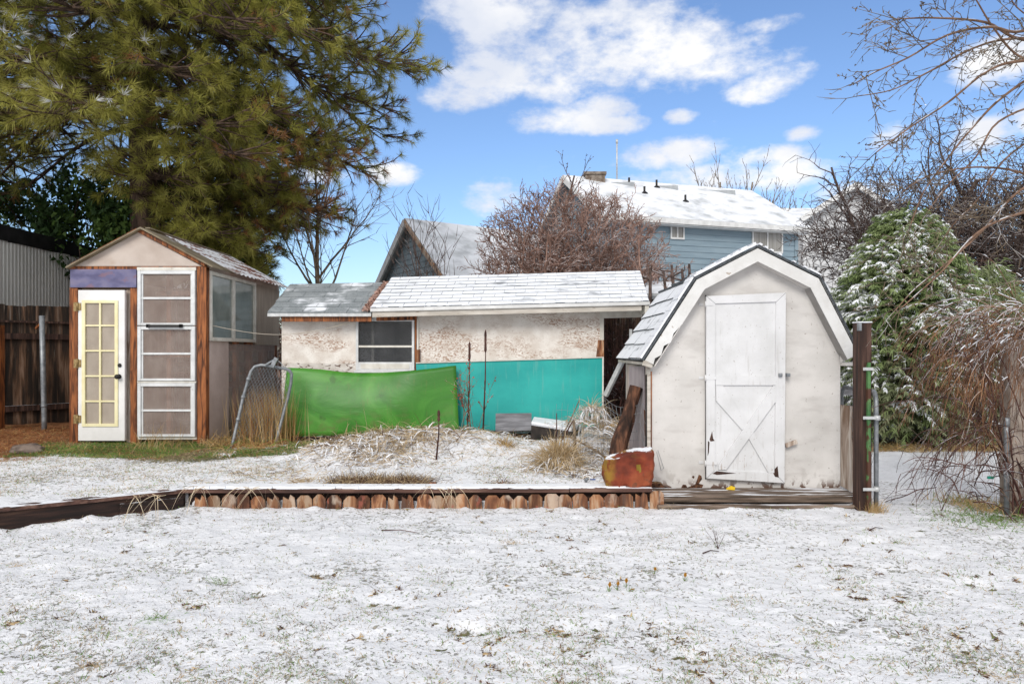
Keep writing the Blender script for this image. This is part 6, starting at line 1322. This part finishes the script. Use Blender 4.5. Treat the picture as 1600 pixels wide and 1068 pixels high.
def grasses():
    gx = lambda px, Y: (px-800)/F*Y
    # tall golden grass behind the bent gate
    clump('tall_dry_grass', 'tall golden dry grass growing up through the bent chain link gate', 'grass', gx(418, 9.25), 9.25, 900, .85, .10, 1.0, .006, [m_gold, m_straw, m_needlelit], [.6, .25, .15], 1, .12, rad=.17)
    clump('dry_grass_clump', 'flattened golden grass at the foot of the bent gate', 'grass', gx(395, 9.0), 9.0, 700, .42, .7, .5, .006, [m_gold, m_needlelit, m_grass], [.55, .3, .15], 2, .6, rad=.22)
    clump('snowy_grass_tuft', 'small mop of pale grass capped with snow at the lower end of the bent gate', 'grass', gx(351, 8.35), 8.35, 260, .26, .55, .9, .007, [m_brgrass, m_straw], [.6, .4], 3, 1.6, snow=.5, rad=.05)
    clump('dry_grass_clump', 'sparse golden stalks in front of the lowest greenhouse window', 'grass', gx(246, 8.9), 8.9, 90, .5, .35, .9, .005, [m_gold, m_straw], [.6, .4], 4, .4, rad=.16)
    clump('dry_grass_clump', 'golden grass against the pinkish greenhouse side panel', 'grass', gx(343, 9.1), 9.1, 200, .42, .5, .7, .005, [m_gold, m_straw], [.6, .4], 5, .7, rad=.14)
    # big bleached mound
    k = 0
    for (px, Y, n, L_, lab) in ((520, 8.35, 420, .38, 'leftmost bleached grass mound below the green sheet'), (575, 8.7, 620, .42, 'bleached grass mound with green shoots below the middle of the green sheet'), (630, 8.6, 760, .5, 'largest snowy bleached grass mound in front of the green sheet'), (680, 8.65, 560, .42, 'bleached grass mound below the right end of the green sheet'), (585, 8.0, 420, .34, 'flattened bleached grass lying in front of the largest mound')):
        k += 1; clump('dead_grass_mound', lab, 'grass', gx(px, Y), Y, n, L_, 1.0, .38, .007, [m_brgrass, m_straw, m_dkgrass], [.5, .3, .2], 20+k, .9, 'bleached grass mounds on the bed', snow=.22, rad=.26, dz=.02)
    clump('grass_shoots', 'thin yellow green shoots sticking up in front of the green sheet', 'grass', gx(590, 9.0), 9.0, 150, .42, .45, 1.0, .0045, [m_gold, m_grass_o], [.6, .4], 31, .5, rad=.25)
    # dead clump row near the edging
    for i, (px, n, w_, lab) in enumerate(((545, 420, .09, 'left part of the brown dead grass row just behind the cap board'), (590, 520, .11, 'middle of the brown dead grass row just behind the cap board'), (640, 480, .12, 'right part of the brown dead grass row just behind the cap board'))):
        clump('dead_grass_tuft', lab, 'grass', gx(px, 6.9), 6.9, int(n*2.6), .27, .8, .7, .0045, [m_brgrass, m_straw, m_dkgrass], [.12, .38, .5], 40+i, .7, 'brown grass row behind the edging', rad=w_)
    clump('dead_grass_tuft', 'small tan tuft near the left end of the picket edging', 'grass', gx(468, 6.95), 6.95, 150, .14, .7, .7, .0045, [m_straw, m_brgrass], [.5, .5], 44, .8, rad=.05)
    clump('dead_grass_tuft', 'small reddish dead plant right behind the cap board', 'plant', gx(787, 6.9), 6.9, 170, .13, .9, .7, .006, [m_dkgrass, m_needlelit, m_brgrass], [.6, .15, .25], 45, .5, rad=.08)
    # straw fountain near the planter
    clump('straw_bundle', 'large pale straw clump drooping like a fountain left of the wire mesh', 'grass', gx(873, 7.7), 7.7, 1500, .78, .38, 1.0, .007, [m_brgrass, m_straw, m_gold], [.5, .38, .12], 50, 1.2, snow=.06, rad=.07, seg=6)
    clump('straw_bundle', 'spread straw at the foot of the fountain clump', 'grass', gx(868, 7.6), 7.6, 600, .4, 1.0, .3, .006, [m_brgrass, m_straw, m_dkgrass], [.5, .3, .2], 51, .6, snow=.3, rad=.16)
    clump('straw_heap', 'heap of tan straw behind the wire mesh beside the turquoise sheet', 'grass', gx(958, 8.7), 8.7, 900, .30, .9, .45, .007, [m_straw, m_gold, m_brgrass], [.45, .25, .3], 52, .8, snow=.3, rad=.26, dz=.22)
    clump('straw_heap', 'snow dusted straw between the planter box and the log', 'grass', gx(935, 8.1), 8.1, 900, .42, 1, .3, .006, [m_brgrass, m_straw, m_dkgrass], [.4, .3, .3], 53, .7, snow=.5, rad=.28)
    clump('seed_head_grass', 'arching frosted grass head against the turquoise sheet by the coop corner', 'grass', gx(925, 8.75), 8.75, 190, .5, .45, .8, .007, [m_brgrass, m_straw], [.6, .4], 54, 1.4, snow=.5, rad=.05, dz=.32, seg=7)
    clump('dead_grass_tuft', 'dark dead tuft left of the blue plastic piece', 'grass', gx(905, 7.25), 7.25, 300, .2, .9, .4, .006, [m_dkgrass, m_brgrass], [.6, .4], 55, .6, snow=.4, rad=.09)
    clump('dead_grass_tuft', 'yellowish tuft in the snow below the grey board', 'grass', gx(789, 8.4), 8.4, 160, .22, .5, .8, .006, [m_straw, m_gold], [.6, .4], 56, .6, rad=.06)
    clump('dead_grass_tuft', 'tan grass fringe along the plank below the turquoise sheet', 'grass', gx(800, 9.1), 9.1, 500, .3, 1, .35, .006, [m_straw, m_brgrass, m_dkgrass], [.4, .35, .25], 57, .7, snow=.3, rad=.3)
    clump('dry_grass_clump', 'dry grass at the foot of the dark timber post', 'grass', gx(1368, 6.4), 6.4, 160, .22, .35, .9, .004, [m_straw, m_gold], [.6, .4], 58, .5, rad=.05)
    clump('dry_grass_clump', 'bent straw at the left end of the wooden step', 'grass', gx(1040, 6.6), 6.58, 60, .22, .8, .6, .004, [m_brgrass, m_straw], [.5, .5], 59, 1, rad=.05)
    for i, (px, Y) in enumerate(((1500, 6.8), (1545, 6.5))): clump('dry_grass_clump', ('tan dry grass low behind the vines', 'tan dry grass at the base of the concrete post')[i], 'grass', gx(px, Y), Y, 260, .3, .5, .7, .005, [m_straw, m_gold, m_grass], [.5, .3, .2], 60+i, .8, rad=.14)
    clump('green_grass_patch', 'bright green grass patch under the vines at the concrete post', 'grass', gx(1560, 6.15), 6.15, 1500, .10, .6, .8, .005, [m_grass, m_grass_o], [.8, .2], 63, .6, rad=.3)
    # straw strips hanging over the edging
    for i, (px, lab) in enumerate(((235, 'pale grass strands hanging over the dark timber'), (310, 'pale grass strands draped over the left end of the cap board'), (400, 'pale grass strands draped over the pickets near their left end'), (700, 'pale grass strands draped over the middle of the cap board'))):
        rs = np.random.default_rng(70+i); n = 14; Yl = 6.55 if px > 290 else 6.2; P = np.stack([gx(px, Yl)+rs.normal(size=n)*.10, Yl-.02+0*rs.random(n), .20+.02*rs.random(n)], 1); D = np.stack([rs.normal(size=n)*.9, -.45+0*rs.random(n), .35*rs.random(n)-.1], 1)
        T = Tris(); T.add(ribbons(P, D, rs.uniform(.15, .34, n), .006, 1.2, 6, rng=rs), 0); o = T.build('grass_strands', [m_brgrass], None, (gx(px, Yl), Yl, .2)); tag(o, lab, 'grass', 'grass strands over the edging')
    # stuff: lawn blades in the foreground
    rs = np.random.default_rng(200)
    def field(name, label, n, xr, yr, hlo, hhi, w, mats, pr, keepf, kind='stuff', lean=.7, persp=True, clus=1):
        u = rs.random(n)
        if persp: ya, yb = yr; y = 1/(1/ya+(1/yb-1/ya)*u)
        else: y = yr[0]+(yr[1]-yr[0])*u
        x = (rs.random(n)*2-1)*.80*y if xr is None else xr[0]+(xr[1]-xr[0])*rs.random(n)
        keep = keepf(x, y, rs.random(n)); x, y = x[keep], y[keep]
        P = np.stack([x, y, H(x, y)-.004], 1)
        if clus > 1: P = np.repeat(P, clus, 0)+rs.normal(size=(len(P)*clus, 3))*[.012, .012, 0]
        m_ = len(P); D = np.stack([rs.normal(size=m_)*lean, rs.normal(size=m_)*lean, .55+.5*rs.random(m_)], 1); k = rs.choice(len(mats), m_, p=pr); T = Tris()
        hv = rs.uniform(hlo, hhi, m_)
        for i in range(len(mats)):
            s = k == i; T.add(ribbons(P[s], D[s], hv[s], w*rs.uniform(.6, 1.3, s.sum()), rs.uniform(.2, 1.0, s.sum()), 2, rng=rs), i)
        o = T.build(name, mats, None, (0, 0, 0)); tag(o, label, 'grass', kind=kind); return m_
    lawn = lambda x, y, r: (y < line_y(x)-.08) & (r < sstep(.47, .66, fbm(x*3.6+9, y*3.6, 3)+.22*(fbm(x*.6, y*.6+3, 2)-.5))*.8) | ((y < line_y(x)-.08) & (r < .20)) | ((x > 3.6) & (y > 6.5) & (r < .02))
    c = field('lawn_grass', 'short green and tan grass blades poking through the snow of the lawn', 80000, None, (2.8, 7.0), .014, .055, .0032, [m_grass, m_grass_o, m_straw, m_dkgrass], [.27, .25, .28, .20], lawn, clus=2)
    c2 = field('bed_grass', 'short grass blades and straw poking through the snow of the raised bed', 70000, (-6.5, 1.4), (6.3, 9.5), .02, .07, .004, [m_grass, m_grass_o, m_straw, m_brgrass, m_dkgrass], [.20, .16, .24, .28, .12], lambda x, y, r: (y > line_y(x)+.1) & (r < .12+.9*sstep(.42, .62, fbm(x*1.6, y*1.6+5, 3)+.1*(x < -2.5))) , lean=.9)
    field('bed_straw', 'long straw stems lying flat over the snow of the raised bed', 9000, (-3.2, 1.35), (6.8, 9.3), .08, .3, .0055, [m_straw, m_brgrass, m_dkgrass], [.35, .4, .25], lambda x, y, r: r < .05+sstep(.45, .6, fbm(x*1.4+2, y*1.6, 3)), lean=2.6)
    field('leaf_litter', 'scattered brown dead leaf clumps and stems on the lawn snow', 420, None, (2.9, 7.0), .02, .06, .010, [m_dkgrass, m_straw, m_grass_o], [.6, .25, .15], lambda x, y, r: (y < line_y(x)-.1) & (r < sstep(.42, .62, fbm(x*1.3+4, y*1.3, 2))+.12), clus=26, lean=1.6)
    field('edge_grass', 'grass and snow crusted blades along the foot of the picket edging', 5000, (-5, 3.3), (5.0, 6.56), .03, .075, .0035, [m_grass, m_grass_o, m_straw, m_brgrass], [.3, .25, .25, .2], lambda x, y, r: (np.abs(y-line_y(x)+.10) < .045) & (r < .9), persp=False, clus=2)
    field('green_turf', 'green grass strip along the foot of the greenhouse', 52000, (-6.2, -2.6), (7.9, 9.3), .035, .10, .0055, [m_grass, m_grass_o, m_gold], [.62, .23, .15], lambda x, y, r: (y > 8.1+.35*fbm(x*1.3, y)) & (r < sstep(.36, .52, fbm(x*2.3, y*2.6, 3)+.06)), persp=False)
    field('pine_straw', 'orange fallen pine needles heaped by the fence and greenhouse', 26000, (-8.6, -5.3), (8.0, 10.4), .06, .15, .004, [m_needlelit, m_gold, m_dkgrass], [.7, .18, .12], lambda x, y, r: r < sstep(.0, .35, (-5.75-x)+.9*(fbm(x*1.6, y*1.6)-.3)+.2*(y-8.6)), persp=False, lean=1.6)
    field('pine_litter', 'thin orange needle litter in the grass before the greenhouse', 9000, (-5.8, -2.8), (8.1, 9.2), .04, .1, .004, [m_needlelit, m_gold], [.7, .3], lambda x, y, r: r < sstep(.5, .62, fbm(x*2+7, y*3, 3)), persp=False, lean=2)
    field('dry_verge', 'strip of dry tan grass at the foot of the cypress', 9000, (4.4, 9.5), (10.3, 11.0), .10, .24, .008, [m_straw, m_gold, m_grass_o], [.4, .4, .2], lambda x, y, r: r < .9, persp=False)
    print('blades', c, c2)
    # individual tufts on the lawn
    for i, (px, py, mats_, pr, n, L_, lab) in enumerate(((498, 898, [m_dkgrass, m_straw], [.7, .3], 150, .07, 'round brown dead tuft melted out of the lawn left of centre'), (348, 905, [m_grass, m_grass_o], [.8, .2], 90, .10, 'tall green tuft in the left foreground lawn'), (148, 1045, [m_straw, m_brgrass], [.7, .3], 90, .09, 'straw coloured tuft near the bottom left corner'), (30, 880, [m_straw, m_brgrass], [.6, .4], 70, .08, 'pale dry tuft at the left edge of the lawn'), (800, 850, [m_straw, m_gold], [.6, .4], 80, .08, 'tan tuft in the middle of the lawn before the pickets'), (395, 930, [m_dkgrass, m_straw], [.6, .4], 90, .07, 'brown matted tuft below the left foreground green tuft'), (720, 978, [m_dkgrass, m_gold], [.6, .4], 110, .05, 'brown bare patch of dead grass bottom centre'), (1094, 1024, [m_grass_o, m_gold, m_dkgrass], [.4, .3, .3], 130, .05, 'olive bare patch near the bottom right of centre'), (1362, 845, [m_grass, m_grass_o], [.7, .3], 120, .06, 'green patch showing in the path right of the post'), (1402, 844, [m_grass, m_gold, m_dkgrass], [.5, .2, .3], 110, .06, 'green and brown patch beside a footprint'), (1565, 1055, [m_straw, m_brgrass], [.6, .4], 90, .09, 'straw tuft in the bottom right corner'), (885, 984, [m_dkgrass, m_grass_o], [.5, .5], 90, .05, 'brown and olive patch bottom centre right'), (785, 984, [m_grass, m_dkgrass], [.6, .4], 60, .05, 'small green patch beside the bottom centre brown patch'), (240, 970, [m_grass, m_grass_o], [.9, .1], 90, .09, 'row of green blades at the lower left'))):
        fy = EYE*F/(py-HZ); clump('grass_tuft', lab, 'grass', (px-800)/F*fy, fy, n, L_, .7, .7, .003, mats_, pr, 300+i, .6, 'tufts showing through the lawn snow', rad=.035, seg=3)
grasses()

def small_plants():
    gx = lambda px, Y: (px-800)/F*Y
    # cattail-like stalks
    for i, (px, pt, pb, Y, hd, lab) in enumerate(((757, 515, 672, 9.0, 36, 'tallest dark dry flower stalk before the turquoise sheet'), (732, 534, 668, 9.1, 30, 'dry flower stalk left of the tallest one'), (684, 640, 730, 7.9, 18, 'short dark dry stalk standing in the bed below the green sheet'), (868, 645, 700, 7.9, 4, 'thin reddish stake rising out of the straw fountain'))):
        a = at(px, pb, Y); z = Hs(a.x, Y); c = at(px+2, pt, Y); rng = random.Random(i); b = MB(); path = [(a.x-.02, Y, z-.03), (a.x+.01, Y+.01, z+(c.z-z)*.5), (c.x, Y, c.z)]
        b.tube(path, [.012, .009, .004], 6); h0 = EYE+(HZ-(pt+hd))*Y/F; n = 9
        if hd > 10: b.tube([(c.x-.003, Y, h0+(c.z-h0)*k/n) for k in range(n+1)], [.006]+[.013+.006*rng.random() for _ in range(n-1)]+[.004], 7, sm=False)
        for k in range(3): zz = z+(c.z-z)*rng.uniform(.1, .5); b.tube([(a.x, Y, zz), (a.x+rng.uniform(-.05, .05), Y, zz+.05)], .004, 5)
        o = b.build('dry_stalk', m_vine_dk, loc=(a.x, Y, z)); tag(o, lab, 'stalk')
    # twiggy red budded plant
    rng = random.Random(6); x = gx(742, 9.0); z = Hs(x, 9.0); t = thing('twiggy_plant', (x, 9.0, z), 'spindly twig plant with a few red dried leaves before the turquoise sheet', 'plant'); S = []
    for k in range(9): grow(S, (x+rng.uniform(-.2, .1), 9.0, z), (rng.uniform(-.15, .2), 0, 1), rng.uniform(.5, .95), .005, 0, dict(step=[.07, .05], wander=[.2, .3], trop=[.2, .3], kids=[6, 2], angle=(30, 65), ratio=(.25, .45), rmin=.0025, start0=.3, taper=.4), rng)
    segs_build('stems', S, m_vine, t, 4); rs = np.random.default_rng(3); T = Tris(); q = np.array(S)[rs.choice(len(S), 70), 3:6]; T.add(ribbons(q, rs.normal(size=(70, 3)), .03, .022, 0, 2, rng=rs), 0); T.build('dried_leaves', [m_redbud], t)
    # leaning sticks in the bed
    for i, (a, c, r, lab) in enumerate(((at(948, 715, 7.6), at(885, 680, 7.9), .012, 'long thin stick lying over the straw beside the wire mesh'), (at(898, 705, 7.9), at(896, 656, 7.9), .02, 'short weathered stake standing right of the straw fountain'), (at(876, 690, 7.95), at(896, 655, 7.9), .01, 'dark bent stick leaning on the short stake'), (at(883, 672, 8.2), at(905, 625, 8.4), .008, 'thin pale stalk slanting up past the planter box'))):
        b = MB(); b.tube([a, a.lerp(c, .5)+Vector((.01, 0, .01)), c], [r, r*.9, r*.7], 7); o = b.build('stick', m_twig_tan if i != 2 else m_vine_dk, loc=a); tag(o, lab, 'stick')
    # little bare twig on lawn
    fy = EYE*F/(858-HZ); x = (1122-800)/F*fy; S = []; rng = random.Random(9)
    for k in range(5): grow(S, (x, fy, Hs(x, fy)), (rng.uniform(-.6, .5), 0, 1), rng.uniform(.10, .19), .0022, 0, dict(step=[.03, .02], wander=[.2, .3], trop=[.1, .1], kids=[4], angle=(30, 60), ratio=(.3, .5), rmin=.001, start0=.3, taper=.4), rng)
    o = segs_build('twig', S, m_vine_dk, None, 4, loc=(x, fy, Hs(x, fy))); tag(o, 'tiny bare twig standing in the snow in front of the wooden step', 'twig')
    for i, (p0, p1, lab) in enumerate((((596, 832), (655, 838), 'thin fallen twig below the pickets'), ((1098, 864), (1124, 863), 'short twig lying left of the tiny upright twig'), ((1358, 829), (1380, 828), 'dark stick on the path snow right of the post'))):
        f = lambda p: Vector(((p[0]-800)/F*EYE*F/(p[1]-HZ), EYE*F/(p[1]-HZ), 0)); a, c = f(p0), f(p1); a.z = Hs(a.x, a.y)+.008; c.z = Hs(c.x, c.y)+.008; b = MB(); b.tube([a, a.lerp(c, .5)+Vector((0, .01, .012)), c], [.005, .004, .002], 6); o = b.build('fallen_twig', m_vine_dk, loc=a); tag(o, lab, 'twig')
    # crocuses
    for i, (px, py, h, lab) in enumerate(((952, 922, .055, 'leftmost yellow crocus of the lawn trio, darkest'), (965, 917, .05, 'middle yellow crocus of the lawn trio'), (978, 913, .055, 'rightmost upright yellow crocus of the lawn trio'), (983, 920, .03, 'yellow crocus fallen over beside the trio'), (1070, 906, .05, 'lone yellow crocus right of the trio'), (1023, 893, .04, 'thin budding crocus behind the gap between the trio and the lone one'))):
        fy = EYE*F/(py-HZ); x = (px-800)/F*fy; z = Hs(x, fy); t = thing('crocus', (x, fy, z), lab, 'flower', 'yellow crocuses in the lawn'); b = MB(); ln = .035 if i == 3 else .005
        b.tube([(x, fy, z-.01), (x+ln*.3, fy, z+h*.45)], .0022, 6); b.build('stem', m_grass_o, t)
        b = MB()
        for k in range(6):
            a = k*math.pi/3; r = .005; c0 = Vector((x+ln*.3, fy, z+h*.42)); tip = Vector((x+ln+.004*math.cos(a), fy+.004*math.sin(a), z+h*(1.15 if i != 3 else .7))); md = c0.lerp(tip, .5)+Vector((math.cos(a)*.008, math.sin(a)*.008, 0)); s = Vector((-math.sin(a), math.cos(a), 0))*.005
            b.face([c0, md-s, tip]); b.face([c0, tip, md+s])
        b.build('petals', m_petal, t)
        rs = np.random.default_rng(i); T = Tris(); n = 7; T.add(ribbons(np.array([[x, fy, z]]*n)+rs.normal(size=(n, 3))*[.006, .006, 0], np.stack([rs.normal(size=n)*.4, rs.normal(size=n)*.4, np.ones(n)], 1), .05, .003, .2, 3, rng=rs), 0); T.build('leaves', [m_grass], t)
small_plants()
print('tris', sum(len(o.data.polygons) for o in bpy.data.objects if o.type == 'MESH'))
